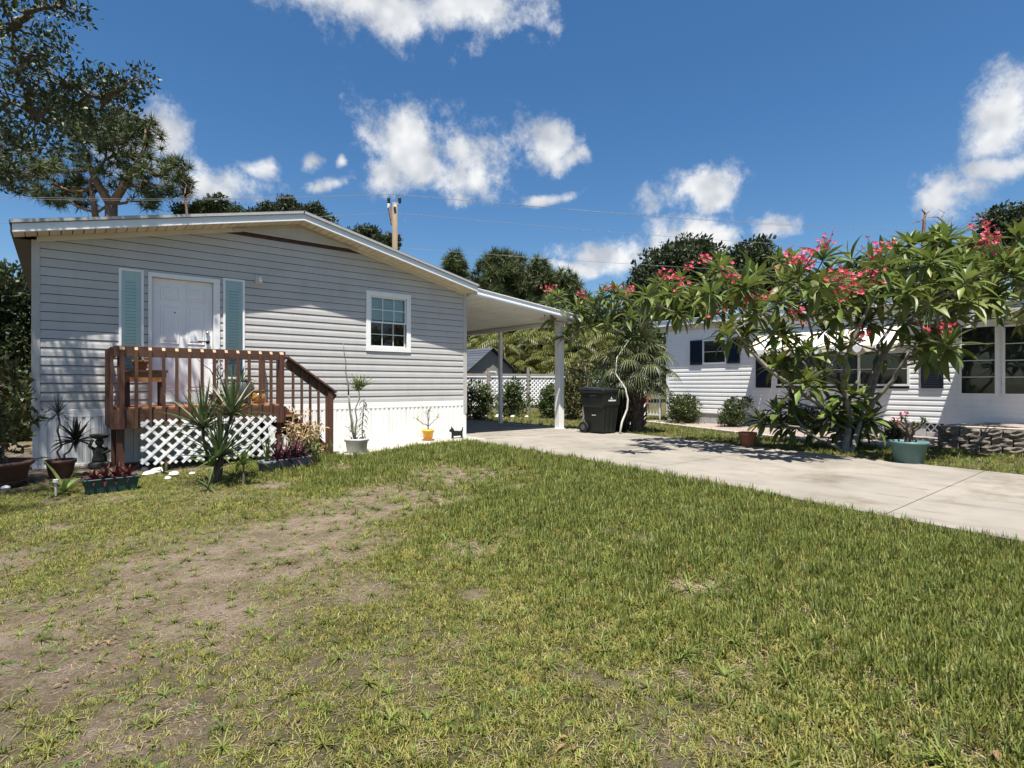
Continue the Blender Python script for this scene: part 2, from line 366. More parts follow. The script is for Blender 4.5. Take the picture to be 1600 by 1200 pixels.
def limb(mb, a, b, r0, r1, sag=.0, wig=.06, n=6, seg=5):
    a = Vector(a); b = Vector(b); Ln = (b - a).length; pts = []; rs = []
    for i in range(seg + 1):
        t = i / seg; p = a.lerp(b, t)
        if 0 < i < seg: p = p + Vector((random.gauss(0, 1), random.gauss(0, 1), random.gauss(0, 1))) * Ln * wig * .5
        p.z += sag * Ln * math.sin(math.pi * t); pts.append(p); rs.append(r0 + (r1 - r0) * t)
    mb.tube(pts, rs, n); return pts
def ribbon(mb, p, d, up, length, width, droop, seg=4, fold=.25, taper=(.5, 1., .85, .5, 0.04), nofold=False):
    """a long leaf: strip bending down, folded along its rib"""
    p = Vector(p); d = Vector(d).normalized(); up = Vector(up)
    s = d.cross(up)
    if s.length < 1e-3: s = Vector((1, 0, 0))
    s.normalize(); vs = []; fs = []; step = length / seg
    for i in range(seg + 1):
        t = i / seg; k = t * (len(taper) - 1); j = min(int(k), len(taper) - 2); w = width * (taper[j] + (taper[j + 1] - taper[j]) * (k - j)) / 2
        nrm = s.cross(d).normalized()
        vs += [p - s * w + nrm * w * fold * 2, p, p + s * w + nrm * w * fold * 2] if not nofold else [p - s * w, p + s * w]
        d = (d + Vector((0, 0, -droop * step / length * 1.0))).normalized(); p = p + d * step
    k = 2 if nofold else 3
    for i in range(seg):
        for j in range(k - 1): fs.append((i * k + j, i * k + j + 1, (i + 1) * k + j + 1, (i + 1) * k + j))
    mb.add(vs, fs)
def rosette(mb, c, n, length, width, lo=.15, hi=1.35, droop=.8, axis=(0, 0, 1), seg=4, fold=.25, taper=(.5, 1., .85, .5, .04)):
    """sword leaves from one point; lo/hi = angle from the axis of the inner/outer leaves"""
    q = Vector((0, 0, 1)).rotation_difference(Vector(axis).normalized())
    for i in range(n):
        t = (i + .5) / n; a = i * 2.39996 + random.uniform(-.25, .25); th = lo + (hi - lo) * t + random.uniform(-.12, .12)
        d = q @ Vector((math.sin(th) * math.cos(a), math.sin(th) * math.sin(a), math.cos(th)))
        ribbon(mb, c, d, (0, 0, 1), length * random.uniform(.75, 1.1), width, droop * (.4 + t), seg, fold, taper)
# ================================================================== ground, lawn, driveway
def vnoise(x, y, s, seed=0):
    x = np.asarray(x) * s; y = np.asarray(y) * s
    xi = np.floor(x).astype(int); yi = np.floor(y).astype(int); fx = x - xi; fy = y - yi
    fx = fx * fx * (3 - 2 * fx); fy = fy * fy * (3 - 2 * fy)
    def h(a, b):
        v = np.sin(a * 127.1 + b * 311.7 + seed * 74.7) * 43758.5453; return v - np.floor(v)
    return (h(xi, yi) * (1 - fx) + h(xi + 1, yi) * fx) * (1 - fy) + (h(xi, yi + 1) * (1 - fx) + h(xi + 1, yi + 1) * fx) * fy
def fbm(x, y, s, seed=0): return (vnoise(x, y, s, seed) * .5 + vnoise(x, y, s * 2.1, seed + 1) * .3 + vnoise(x, y, s * 4.3, seed + 2) * .2)
def seg_dist(x, y, pts):
    d = np.full(np.shape(x), 1e9)
    for (ax, ay), (bx, by) in zip(pts[:-1], pts[1:]):
        vx, vy = bx - ax, by - ay; t = np.clip(((x - ax) * vx + (y - ay) * vy) / (vx * vx + vy * vy), 0, 1)
        d = np.minimum(d, np.hypot(x - ax - t * vx, y - ay - t * vy))
    return d
BARE = [(-.45, 3.15), (.1, 3.6), (.85, 4.15), (1.5, 4.75), (2.35, 5.3), (3.2, 5.75), (4.1, 6.3), (4.5, 6.5)]
SPOTS = [(3.0, 1.9, .22), (2.5, 3.5, .25), (3.05, 3.75, .22), (1.95, 2.75, .2), (4.35, 5.25, .28), (4.9, 5.6, .22), (5.3, 5.2, .3), (1.5, 3.2, .3), (2.1, 7.2, .5), (3.1, 7.9, .5), (-.6, 5.2, .7), (.2, 2.5, .38), (4.6, 7.3, .35), (5.2, 8.2, .3), (2.6, 2.3, .14), (1.2, 2.0, .18)]
def bareness(x, y):                         # 1 = sand, 0 = full lawn
    b = np.clip(1.25 - seg_dist(x, y, BARE) / .92, 0, 1) * 1.08
    for cx, cy, r in SPOTS: b = np.maximum(b, np.clip(1.15 - np.hypot(x - cx, (y - cy)) / r, 0, 1) * .8)
    b = np.maximum(b, np.clip((y - 8.6 - .18 * x) * 1.6, 0, 1) * (np.asarray(x) < 3.6))
    b = np.maximum(b, .16 * (np.clip((2.6 - x) / 2, 0, 1)))
    return np.clip(b + (fbm(x, y, 2.2, 3) - .5) * 1.5, 0, 1)
gm = bpy.data.materials.new('ground_soil'); gm.use_nodes = True; t = gm.node_tree; n = t.nodes; l = t.links
b = n['Principled BSDF']; b.inputs['Roughness'].default_value = .95; b.inputs['Specular IOR Level'].default_value = .1
tcn = n.new('ShaderNodeTexCoord')
def gnoise(s, d=8, r=.62):
    q = n.new('ShaderNodeTexNoise'); q.inputs['Scale'].default_value = s; q.inputs['Detail'].default_value = d; q.inputs['Roughness'].default_value = r; l.new(tcn.outputs['Object'], q.inputs['Vector']); return q.outputs['Fac']
def gmix(f, a, b_, lo, hi):
    m = n.new('ShaderNodeMix'); m.data_type = 'RGBA'; r = n.new('ShaderNodeMapRange'); r.inputs[1].default_value = lo; r.inputs[2].default_value = hi; l.new(f, r.inputs[0]); l.new(r.outputs[0], m.inputs[0])
    for i, c in ((6, a), (7, b_)):
        if isinstance(c, tuple): m.inputs[i].default_value = (*c, 1)
        else: l.new(c, m.inputs[i])
    return m.outputs[2]
soil = gmix(gnoise(5), (.195, .142, .102), (.30, .238, .186), .35, .65)
soil = gmix(gnoise(60), soil, (.085, .060, .042), .54, .68)
litter = gmix(gnoise(45, 6), (.195, .16, .10), (.095, .075, .045), .4, .6)
both = gmix(gnoise(2.3), soil, litter, .42, .60)
both = gmix(gnoise(170, 3), both, (.06, .046, .034), .52, .68)
both = gmix(gnoise(95, 4), both, (.36, .31, .24), .60, .70)
at = n.new('ShaderNodeAttribute'); at.attribute_name = 'lawn'
turf = gmix(gnoise(30, 6), (.065, .068, .026), (.15, .13, .06), .4, .62)
turf = gmix(gnoise(150, 3), turf, (.03, .03, .014), .48, .64)
fin = gmix(at.outputs['Fac'], both, turf, .25, .85)
l.new(fin, b.inputs['Base Color'])
bp = n.new('ShaderNodeBump'); bp.inputs['Strength'].default_value = 1.; bp.inputs['Distance'].default_value = .03; l.new(gnoise(55, 8, .75), bp.inputs['Height']); l.new(bp.outputs[0], b.inputs['Normal'])
MATS['ground'] = gm
# one sheet: fine near the camera, coarse to the horizon
xs = np.concatenate([[-900, -300, -120, -60, -30, -16], np.arange(-9, 18.01, .15), [22, 30, 45, 70, 120, 300, 900]])
ys = np.concatenate([[-900, -300, -100, -40, -15, -6], np.arange(-3, 14.01, .15), [17, 21, 26, 34, 50, 80, 150, 400, 1200]])
GX, GY = np.meshgrid(xs, ys); gx = GX.ravel(); gy = GY.ravel()
gz = np.where((gx > -9) & (gx < 6) & (gy > -3) & (gy < 10), (fbm(gx, gy, 1.4, 9) - .5) * .05 - .012, 0)
gz = np.minimum(gz, 0.004); gz = np.where((gx > 5.4) | (gy > 9.2), np.minimum(gz, -.006), gz)
nx, ny = len(xs), len(ys); I = np.arange(nx * ny).reshape(ny, nx)
Fq = np.stack([I[:-1, :-1], I[:-1, 1:], I[1:, 1:], I[1:, :-1]], axis=-1).reshape(-1, 4)
go = np_obj('ground', np.stack([gx, gy, gz], 1), Fq, 'ground', None, True); tag(go, kind='structure')
a = go.data.attributes.new('lawn', 'FLOAT', 'POINT'); far = np.clip((np.hypot(gx - 3, gy - 5) - 8) / 4, 0, 1)
a.data.foreach_set('value', np.clip(np.maximum(1 - bareness(gx, gy) * 1.1, far * .75), 0, 1).astype(np.float32))
def gheight(x, y):
    x = np.asarray(x); y = np.asarray(y)
    z = np.where((x > -9) & (x < 6) & (y > -3) & (y < 10), (fbm(x, y, 1.4, 9) - .5) * .05 - .012, 0); z = np.minimum(z, .004)
    return np.where((x > 5.4) | (y > 9.2), np.minimum(z, -.006), z)
# driveway: cast slabs with joints
NEAR = [(4.2, -8), (5.25, -3), (5.8, .8), (6.16, 3.2), (6.59, 6.5), (6.74, 8.85), (6.72, 9.84)]
FAR = [(8.6, -8), (9.55, -3), (10.05, 1.36), (10.35, 4.0), (10.68, 6.6), (10.95, 8.7), (11.02, 9.84)]
def edge_at(P, y):
    for (x0, y0), (x1, y1) in zip(P[:-1], P[1:]):
        if y0 <= y <= y1: return x0 + (x1 - x0) * (y - y0) / (y1 - y0)
    return P[-1][0]
drive = MB().prism([(4.25, -8.0)] + [(x + .03, y) for x, y in NEAR[1:]] + [(x - .03, y) for x, y in FAR[::-1][:-1]] + [(8.55, -8.0)], -.12, .006).build('driveway', 'soil'); tag(drive, kind='structure')
cuts = [-8, -4.5, -1.4, 1.78, 4.95, 8.1, 9.84]
for y0, y1 in zip(cuts[:-1], cuts[1:]):
    sk = 0.0
    def P2(P, y, s): yy = max(-8, min(9.84, y + s)); return (edge_at(P, yy), yy)
    g = .006
    ya, yb = y0 + g, y1 - g
    pn = [P2(NEAR, ya, sk if y0 > -8 else 0)] + [p for p in NEAR if ya + sk < p[1] < yb + (sk if y1 < 9.8 else 0)] + [P2(NEAR, yb, sk if y1 < 9.8 else 0)]
    pf = [P2(FAR, ya, 0)] + [p for p in FAR if ya < p[1] < yb] + [P2(FAR, yb, 0)]
    MB().prism(pn + pf[::-1], -.1, .026).build('slab', 'concrete', drive)
for (x0, x1, y0, y1) in [(7.40, 9.15, 9.853, 12.8), (9.16, 10.98, 9.853, 12.8), (7.40, 9.15, 12.81, 16.0), (9.16, 10.98, 12.81, 16.0), (7.40, 9.15, 16.01, 20), (9.16, 10.98, 16.01, 20)]:
    MB().lim(x0, x1, y0, y1, -.1, .026).build('slab', 'concrete', drive)
MB().prism([(6.73, 9.853), (7.39, 9.853), (7.39, 10.6), (6.73, 10.6)], -.1, .026).build('slab', 'concrete_pale', drive)
walk = MB().prism([(3.76, 9.0), (5.3, 9.66), (6.70, 9.80), (6.70, 10.62), (3.76, 10.62)], -.12, .004).build('walkway', 'soil'); tag(walk, kind='structure')
for x0, x1 in ((3.74, 4.7), (4.71, 5.7), (5.71, 6.72)):
    yf = lambda x: 9.0 + .66 * min(1, max(0, (x - 3.76) / 1.54)) + .15 * max(0, (x - 5.3) / 1.42)
    MB().prism([(x0, yf(x0) - .01), (x1, yf(x1) - .01), (x1, 10.60), (x0, 10.60)], -.1, .03).build('slab', 'concrete_pale', walk)
bed = MB().prism([(15.88, 11.6), (14.9, 11.35), (13.7, 8.4), (12.6, 5.4), (12.75, 3.4), (12.9, 3.15), (15.88, 3.15)], -.08, .010).build('planting_bed', 'mulch'); tag(bed, kind='structure')
kerb = MB().prism([(14.88, 11.40), (14.82, 11.42), (12.5, 5.38), (12.56, 5.36)], -.08, .012).build('edging_kerb', 'concrete_pale'); tag(kerb, kind='structure')
pl = [Vector((14.85, 11.4, 0)), Vector((13.65, 8.35, 0)), Vector((12.55, 5.35, 0)), Vector((12.62, 3.6, 0))]
for a_, b_ in zip(pl[:-1], pl[1:]):
    k = int((b_ - a_).length / .62)
    for i in range(k):
        p = a_.lerp(b_, (i + .02) / k); q = a_.lerp(b_, (i + .98) / k)
        MB().bar(p + Vector((0, 0, .01)), q + Vector((0, 0, .01)), .10, .11, (0, 0, 1)).build('kerb_block', 'concrete_pale', kerb, bevel=.012)
pth = MB().prism([(11.6, 10.6), (13.2, 9.9), (15.0, 11.6), (16.2, 13.4), (15.2, 14.2), (13.4, 12.2)], -.08, .014).build('garden_path', 'concrete_pale'); tag(pth, kind='structure')

# ================================================================== the grey home
HY, HX0, HX1, HXC = 10.68, -.30, 7.38, 3.53
EAVE, RIDGE = 3.36, 4.24; SL = (RIDGE - EAVE) / (HX1 - HXC)
under = lambda x: RIDGE - SL * abs(x - HXC)
home = thing('mobile_home', (3.5, HY, 0), 'grey vinyl-sided mobile home with low gable roof and white front door', 'house')
END = 24.5
# body (side and back walls) behind the siding
prof = [(HX0, 0.02), (HX1, 0.02), (HX1, EAVE), (HXC, RIDGE), (HX0, EAVE)]
# front sheathing with a window opening is built as strips so that the window recess is real
WX0, WX1, WZ0, WZ1 = 4.98, 5.81, 2.03, 3.08
DX0, DX1, DZ0, DZ1 = 1.17, 2.07, .945, 3.0
fw = MB()
yb0, yb1 = HY + .002, HY + .10
def fw_strip(x0, x1, z0, z1=None):
    xs_ = [x0] + ([HXC] if x0 < HXC < x1 else []) + [x1]
    top = [(x, (under(x) + .03) if z1 is None else z1) for x in xs_]
    fw.prism_y([(x0, z0), (x1, z0)] + top[::-1], yb0, yb1)
fw_strip(HX0 + .02, DX0, .02); fw_strip(DX0, DX1, .02, DZ0 - .03); fw_strip(DX0, DX1, DZ1 + .03)
fw_strip(DX1, WX0, .02); fw_strip(WX0, WX1, .02, WZ0); fw_strip(WX0, WX1, WZ1); fw_strip(WX1, HX1 - .02, .02)
front = fw.build('front_wall', 'sheath_shade', home)
MB().lim(HX0, HX1, END - .1, END, .02, EAVE).build('back_wall', 'siding', home)
MB().lim(HX0, HX0 + .1, HY + .1, END - .11, .02, EAVE).build('side_wall', 'siding', home)
MB().lim(HX1 - .1, HX1, HY + .1, END - .11, .02, EAVE).build('side_wall', 'siding', home)
# siding boards, one object each
OPEN = [(.73, 1.06, 1.33, 3.085), (1.12, 2.17, .87, 3.07), (2.22, 2.57, 1.34, 3.105), (4.88, 5.91, 1.93, 3.18), (2.745, 2.87, 3.065, 3.215)]
PITCH = .1325; z = .868; k = 0
def board(x0b, x1b, x0t, x1t, z0, z1, y, parent, m):
    h = z1 - z0; P = [(0.0, -.0005, 0), (-.0, -.0125, 0), (0, -.0135, .006), (0, -.0115, h * .50), (0, -.006, h * .72), (0, -.003, h - .009), (0, .001, h - .009)]
    vs = []; nP = len(P)
    for j in range(2):
        for _, yy, zz in P:
            t = zz / h; x = (x0b + (x0t - x0b) * t) if j == 0 else (x1b + (x1t - x1b) * t); vs.append((x, y + yy, z0 + zz))
    fs = [(i, nP + i, nP + i + 1, i + 1) for i in range(nP - 1)]
    MB().add(vs, fs).build('siding_board', m, parent)
while z < RIDGE - .39:
    z0, z1 = z, z + PITCH
    if z1 > RIDGE - .33: z1 = RIDGE - .33
    def ext(zz): return (max(HX0 + .085, HXC - (RIDGE - zz) / SL + .0), min(HX1 - .085, HXC + (RIDGE - zz) / SL))
    lb, rb = ext(z0); lt, rt = ext(z1)
    cuts_ = sorted([(o[0], o[1]) for o in OPEN if o[2] < (z0 + z1) / 2 < o[3]])
    for o in OPEN:                            # narrow rips of a course above and below an opening
        if z0 < (z0 + z1) / 2 < o[3] < z1 - .012 and o[2] < (z0 + z1) / 2: board(o[0] + .012, o[1] - .012, o[0] + .012, o[1] - .012, o[3] + .001, z1, HY, front, 'siding')
        if z0 + .012 < o[2] < (z0 + z1) / 2: board(o[0] + .012, o[1] - .012, o[0] + .012, o[1] - .012, z0, o[2] - .001, HY, front, 'siding')
    xa, xta = lb, lt; segs = []
    for c0, c1 in cuts_:
        segs.append((xa, c0 + .01, xta, c0 + .01)); xa = xta = c1 - .01
    segs.append((xa, rb, xta, rt))
    for s_ in segs:
        if s_[1] - s_[0] > .02:
            # butt joints in the courses
            if s_[1] - s_[0] > 4 and k % 3 == 1:
                xm = 3.05 + .9 * ((k * 37) % 5) / 4
                board(s_[0], xm, s_[2], xm, z0, z1, HY, front, 'siding'); board(xm + .0015, s_[1], xm + .0015, s_[3], z0, z1, HY, front, 'siding')
            else: board(*s_, z0, z1, HY, front, 'siding')
    z += PITCH; k += 1
# corner boards, belly band, skirting
for x0, x1 in ((HX0 - .01, HX0 + .088), (HX1 - .088, HX1 + .01)):
    MB().lim(x0, x1, HY - .022, HY + .10, .56, EAVE + .0).build('corner_board', 'siding_trim', home, bevel=.004)
MB().lim(HX0 + .09, HX1 - .09, HY - .020, HY, .745, .866).build('belly_band', 'white', home, bevel=.003)
xx = HX0; pw = .408
while xx < HX1 - .05:
    x1 = min(HX1, xx + pw - .004); w = x1 - xx; pts = []; nr = max(2, int(w / .1))
    pr = []
    for i in range(nr):
        a0 = xx + w * i / nr; st = w / nr
        pr += [(a0, -.004), (a0 + st * .12, -.014), (a0 + st * .62, -.014), (a0 + st * .72, -.004)]
    pr.append((x1, -.004)); m = len(pr)
    MB().add([(p[0], HY - .004 + p[1], .012) for p in pr] + [(p[0], HY - .004 + p[1], .744) for p in pr], [(i, i + 1, m + i + 1, m + i) for i in range(m - 1)]).build('skirting_panel', 'white_dirty', home)
    xx += pw
MB().lim(HX0, HX1, HY - .03, HY + .05, 0, .035).build('skirting_track', 'white_dirty', home)
# gable panel hanging proud over a dark gap
gp = MB(); gz0 = RIDGE - .272
gp.prism_y([(HXC - (RIDGE - gz0 - .02) / SL, gz0), (HXC + (RIDGE - gz0 - .02) / SL, gz0), (HXC, RIDGE - .02)], HY - .065, HY - .03).build('gable_panel', 'siding', home)
MB().lim(HXC - 1.15, HXC + 1.15, HY - .07, HY - .062, gz0 - .004, gz0 + .05).build('gable_trim', 'siding_trim', home)
MB().prism_y([(HXC - 1.45, RIDGE - .332), (HXC + 1.45, RIDGE - .332), (HXC + 1.2, gz0 - .004), (HXC - 1.2, gz0 - .004)], HY - .006, HY - .001).build('gable_backing', 'gable_wood', home)
# roof: two slopes, fascia, drip edge, soffit
FY = 10.28; RX0, RX1 = -.50, 7.42
roofz = lambda x: 4.385 - SL * abs(x - 3.49)
roof = MB()
for xa, xb in ((RX0 - .03, 3.49), (3.49, RX1 + .03)):
    za, zb = roofz(xa), roofz(xb)
    roof.prism_y([(xa, za), (xb, zb), (xb, zb + .05), (xa, za + .05)], FY - .035, END + .3)
roofo = roof.build('roof', 'shingle', home)
for xa, xb in ((RX0, 3.49), (3.49, RX1)):
    fz = lambda x: 4.275 - SL * abs(x - 3.49)
    MB().prism_y([(xa, fz(xa)), (xb, fz(xb)), (xb, fz(xb) + .105), (xa, fz(xa) + .105)], FY - .012, FY + .012).build('fascia_board', 'fascia', home)
    MB().prism_y([(xa, fz(xa) - .012), (xb, fz(xb) - .012), (xb, fz(xb) + .006), (xa, fz(xa) + .006)], FY - .022, FY + .03).build('fascia_trim', 'white', home)
    MB().prism_y([(xa - .02, fz(xa) + .108), (xb, fz(xb) + .108), (xb, fz(xb) + .150), (xa - .02, fz(xa) + .150)], FY - .045, FY - .0365).build('drip_edge', 'drip_grey', home)
    nsp = int((xb - xa) / .13); st = (xb - xa) / nsp
    me = None
    for i in range(nsp):
        x0 = xa + i * st; x1 = x0 + st - .012
        if me is None:
            mb = MB().prism_y([(0, 0), (st - .012, fz(x1) - fz(x0)), (st - .012, fz(x1) - fz(x0) + .012), (0, .012)], FY + .032, HY - .012); me = mb.mesh('soffit_panel', 'soffit')
        link('soffit_panel', me, home, Vector((x0, 0, fz(x0) - .006)) - wloc(home))
    MB().prism_y([(xa, fz(xa) + .012), (xb, fz(xb) + .012), (xb, fz(xb) + .02), (xa, fz(xa) + .02)], FY + .032, HY).build('soffit_backing', 'dark', home)
    x2, x3 = (HX0 + .05, HXC) if xa < 1 else (HXC, HX1 - .02)
    MB().prism_y([(x2, under(x2) - .045), (x3, under(x3) - .045), (x3, under(x3) + .036), (x2, under(x2) + .036)], HY - .075 if False else HY - .03, HY - .0125).build('frieze_trim', 'cream_trim', home)
for x_ in (RX0, RX1):
    s_ = -1 if x_ < 1 else 1
    MB().lim(min(x_, x_ + s_ * .02), max(x_, x_ + s_ * .02), FY + .015, END + .3, roofz(x_) - .12, roofz(x_) + .03).build('eave_fascia', 'eave_shade' if x_ < 1 else 'fascia', home)
MB().lim(RX0 + .002, HX0, HY - .0, END, EAVE - .02, EAVE - .008).build('eave_soffit', 'eave_shade', home)
# ---- door
door = MB().lim(DX0 + .004, DX1 - .004, HY + .045, HY + .085, DZ0 + .012, DZ1 - .004).build('door', 'white', home)
dw = DX1 - DX0
for px0, px1 in ((DX0 + .12, DX0 + .40), (DX0 + .50, DX0 + .78)):
    for pz0, pz1 in ((.20, .82), (.97, 1.60), (1.70, 1.93)):
        z0, z1 = DZ0 + pz0, DZ0 + pz1; y0 = HY + .045
        ring = [(px0, z0), (px1, z0), (px1, z1), (px0, z1)]
        def ins(d): return [(px0 + d, z0 + d), (px1 - d, z0 + d), (px1 - d, z1 - d), (px0 + d, z1 - d)]
        vs = [(p[0], y0 - .001, p[1]) for p in ring] + [(p[0], y0 - .011, p[1]) for p in ins(.014)] + [(p[0], y0 - .003, p[1]) for p in ins(.032)] + [(p[0], y0 - .013, p[1]) for p in ins(.06)]
        fs = [(i + 4 * r, (i + 1) % 4 + 4 * r, (i + 1) % 4 + 4 * r + 4, i + 4 * r + 4) for r in range(3) for i in range(4)] + [(12, 13, 14, 15)]
        MB().add(vs, fs).build('door_panel', 'white', door)
MB().lathe([(.0, 0), (.03, 0), (.03, .02), (.0, .02)], (0, 0, 0), 14).mesh('tmp', 'chrome')
kb = MB()
def knob(mb, x, z, r, dep, y=HY + .045):
    for i in range(1):
        pts = [(x, y, z), (x, y - dep * .4, z), (x, y - dep * .5, z), (x, y - dep, z)]; mb.tube(pts, [r * .9, r * .6, r, r * .75], 12)
knob(kb, DX1 - .08, DZ0 + 1.18, .032, .03); kb.build('deadbolt', 'chrome', door, True)
kb = MB(); knob(kb, DX1 - .08, DZ0 + 1.03, .034, .05); kb.tube([(DX1 - .08, HY - .005, DZ0 + 1.03), (DX1 - .235, HY - .005, DZ0 + 1.035)], [.011, .009], 8); kb.build('door_handle', 'black_iron', door, True)
kb = MB(); knob(kb, DX0 + .33, DZ0 + 1.50, .016, .014); kb.build('peephole', 'black_iron', door, True)
MB().lim(1.12, DX0, HY - .028, HY + .05, .90, 3.0).lim(DX1, 2.17, HY - .028, HY + .05, .90, 3.0).lim(1.12, 2.17, HY - .030, HY + .05, 3.001, 3.07).build('door_frame', 'white', home, bevel=.003)
MB().lim(1.14, 2.15, HY - .06, HY + .10, .905, .955).build('door_sill', 'alu', home)
MB().lim(DX0, DX1, HY + .088, HY + .096, DZ0 - .02, DZ1 + .02).build('door_backing', 'dark', home)
# ---- narrow windows with aqua louvred shutters beside the door
for x0, x1, z0, z1 in ((.73, 1.06, 1.33, 3.085), (2.22, 2.57, 1.34, 3.105)):
    w = .035
    win = MB().lim(x0, x0 + w, HY - .026, HY - .001, z0, z1).lim(x1 - w, x1, HY - .026, HY - .001, z0, z1).lim(x0 + w, x1 - w, HY - .026, HY - .001, z1 - w, z1).lim(x0 + w, x1 - w, HY - .026, HY - .001, z0, z0 + w).build('side_window', 'white', home)
    MB().lim(x0 + w, x1 - w, HY - .012, HY - .001, z0 + w, z1 - w).build('shutter_panel', 'aqua_deep', win)
    for a0, a1, b0, b1 in ((x0 + w, x0 + w + .052, z0 + w, z1 - w), (x1 - w - .072, x1 - w, z0 + w, z1 - w), (x0 + w + .053, x1 - w - .073, z1 - .2, z1 - w), (x0 + w + .053, x1 - w - .073, z0 + w, z0 + .115)): MB().lim(a0, a1, HY - .0215, HY - .0125, b0, b1).build('shutter_stile', 'aqua', win)
    lx0, lx1 = x0 + w + .055, x1 - w - .075; zz = z0 + .12; lm = None
    while zz < z1 - .20:
        if lm is None: lm = MB().add([(0, 0, 0), (lx1 - lx0, 0, 0), (lx1 - lx0, .010, .036), (0, .010, .036), (0, .01, 0), (lx1 - lx0, .01, 0)], [(0, 1, 2, 3), (0, 1, 5, 4), (0, 3, 4), (1, 2, 5)]).mesh('louver', 'aqua')
        link('louver', lm, win, Vector((lx0, HY - .0225, zz)) - wloc(win)); zz += .051
    MB().lim(x0 + w, x1 - w, HY - .0245, HY - .0235, z0 + w, z1 - w).build('pane', 'glass', win)
# ---- double-hung window with grilles
tw = .10
win = MB().lim(4.88, 4.88 + tw, HY - .03, HY - .001, 1.93, 3.18).lim(5.91 - tw, 5.91, HY - .03, HY - .001, 1.93, 3.18).lim(4.88 + tw, 5.91 - tw, HY - .03, HY - .001, 3.18 - tw, 3.18).lim(4.88 + tw, 5.91 - tw, HY - .032, HY - .001, 1.93, 1.93 + tw).build('window', 'white', home, bevel=.004)
fr = .028; zm = 2.545
def sash(z0, z1, y, nm):
    s_ = MB().lim(WX0, WX0 + fr, y, y + .03, z0, z1).lim(WX1 - fr, WX1, y, y + .03, z0, z1).lim(WX0 + fr, WX1 - fr, y, y + .03, z1 - fr, z1).lim(WX0 + fr, WX1 - fr, y, y + .03, z0, z0 + fr)
    s_.build('sash', 'white', win)
    cw = (WX1 - WX0 - 2 * fr) / 3; ch = (z1 - z0 - 2 * fr) / 2
    mb = MB()
    for i in (1, 2): mb.lim(WX0 + fr + cw * i - .007, WX0 + fr + cw * i + .007, y + .008, y + .02, z0 + fr, z1 - fr)
    mb.lim(WX0 + fr, WX1 - fr, y + .0085, y + .0195, z0 + fr + ch - .007, z0 + fr + ch + .007); mb.build('muntin', 'white', win)
    for i in range(3):
        for j in range(2):
            MB().lim(WX0 + fr + cw * i + .004, WX0 + fr + cw * (i + 1) - .004, y + .012, y + .016, z0 + fr + ch * j + .004, z0 + fr + ch * (j + 1) - .004).build('pane', 'glass' if nm else 'glass_dark', win)
sash(zm - .015, WZ1, HY + .005, 1); sash(WZ0, zm + .015, HY + .04, 0)
zz = 2.60
while zz < WZ1 - .03:
    MB().add([(WX0 + .03, HY + .085, zz), (WX1 - .03, HY + .085, zz), (WX1 - .03, HY + .094, zz + .052), (WX0 + .03, HY + .094, zz + .052)], [(0, 1, 2, 3)]).build('blind_slat', 'blind', win); zz += .053
MB().lim(WX0 - .03, WX1 + .03, HY + .55, HY + .56, WZ0 - .2, WZ1 + .2).lim(WX0 - .03, WX1 + .03, HY + .125, HY + .55, WZ0 - .22, WZ0 - .2).lim(WX0 - .05, WX0 - .03, HY + .125, HY + .56, WZ0 - .2, WZ1 + .2).lim(WX1 + .03, WX1 + .05, HY + .125, HY + .56, WZ0 - .2, WZ1 + .2).build('room_interior', 'room_dark', win)
# ---- lamp by the door
lamp = thing('wall_lamp', (2.807, HY, 3.14), 'small white wall lamp on a square block beside the front door', 'lamp')
MB().lim(2.748, 2.867, HY - .035, HY + .002, 3.068, 3.212).build('mounting_block', 'cream_trim', lamp, bevel=.006)
lm = MB(); lm.lathe([(.012, -.055), (.034, -.05), (.036, -.02), (.022, .018), (.012, .03)], (2.81, HY - .075, 3.15), 14); lm.build('shade', 'flower_box', lamp, True)
MB().tube([(2.81, HY - .03, 3.17), (2.81, HY - .075, 3.178)], .012, 8).build('arm', 'alu', lamp)

# ================================================================== carport
cp = thing('carport', (9.0, 10.9, 0), 'white aluminium carport roof on posts joined to the grey home', 'carport')
CX0, CX1, CY0, CY1 = 7.46, 10.86, 10.37, 19.5
cz = lambda x: 3.42 - (x - CX0) * .105
i = 0; x = CX0; pwid = .305
while x < CX1 - .01:
    x1 = min(CX1, x + pwid - .004)
    MB().prism_y([(x, cz(x) - .09), (x + .02, cz(x) - .105), (x1 - .02, cz(x1) - .105), (x1, cz(x1) - .09), (x1, cz(x1) - .02), (x, cz(x) - .02)], CY0 + .03, CY1).build('roof_panel', 'white_dirty', cp); x += pwid
MB().prism_y([(CX0, cz(CX0) - .13), (CX1 + .03, cz(CX1 + .03) - .13), (CX1 + .03, cz(CX1 + .03) + .03), (CX0, cz(CX0) + .03)], CY0, CY0 + .028).build('front_fascia', 'white', cp)
MB().prism_y([(CX0, cz(CX0) + .031), (CX1 + .03, cz(CX1 + .03) + .031), (CX1 + .03, cz(CX1 + .03) + .05), (CX0, cz(CX0) + .05)], CY0 - .02, CY0 + .05).build('front_drip', 'white', cp)
MB().prism_y([(CX0, cz(CX0) - .095), (CX1 + .03, cz(CX1 + .03) - .095), (CX1 + .03, cz(CX1 + .03) - .065), (CX0, cz(CX0) - .065)], CY0 - .014, CY0 - .002).build('front_bead', 'fascia', cp)
MB().lim(CX1 + .005, CX1 + .10, CY0 + .03, CY1, cz(CX1) - .12, cz(CX1) - .01).build('gutter', 'white', cp)
bz = cz(10.66) - .108
MB().lim(10.60, 10.72, CY0 + .06, CY1 - .05, bz - .10, bz).build('beam', 'white_dirty', cp)
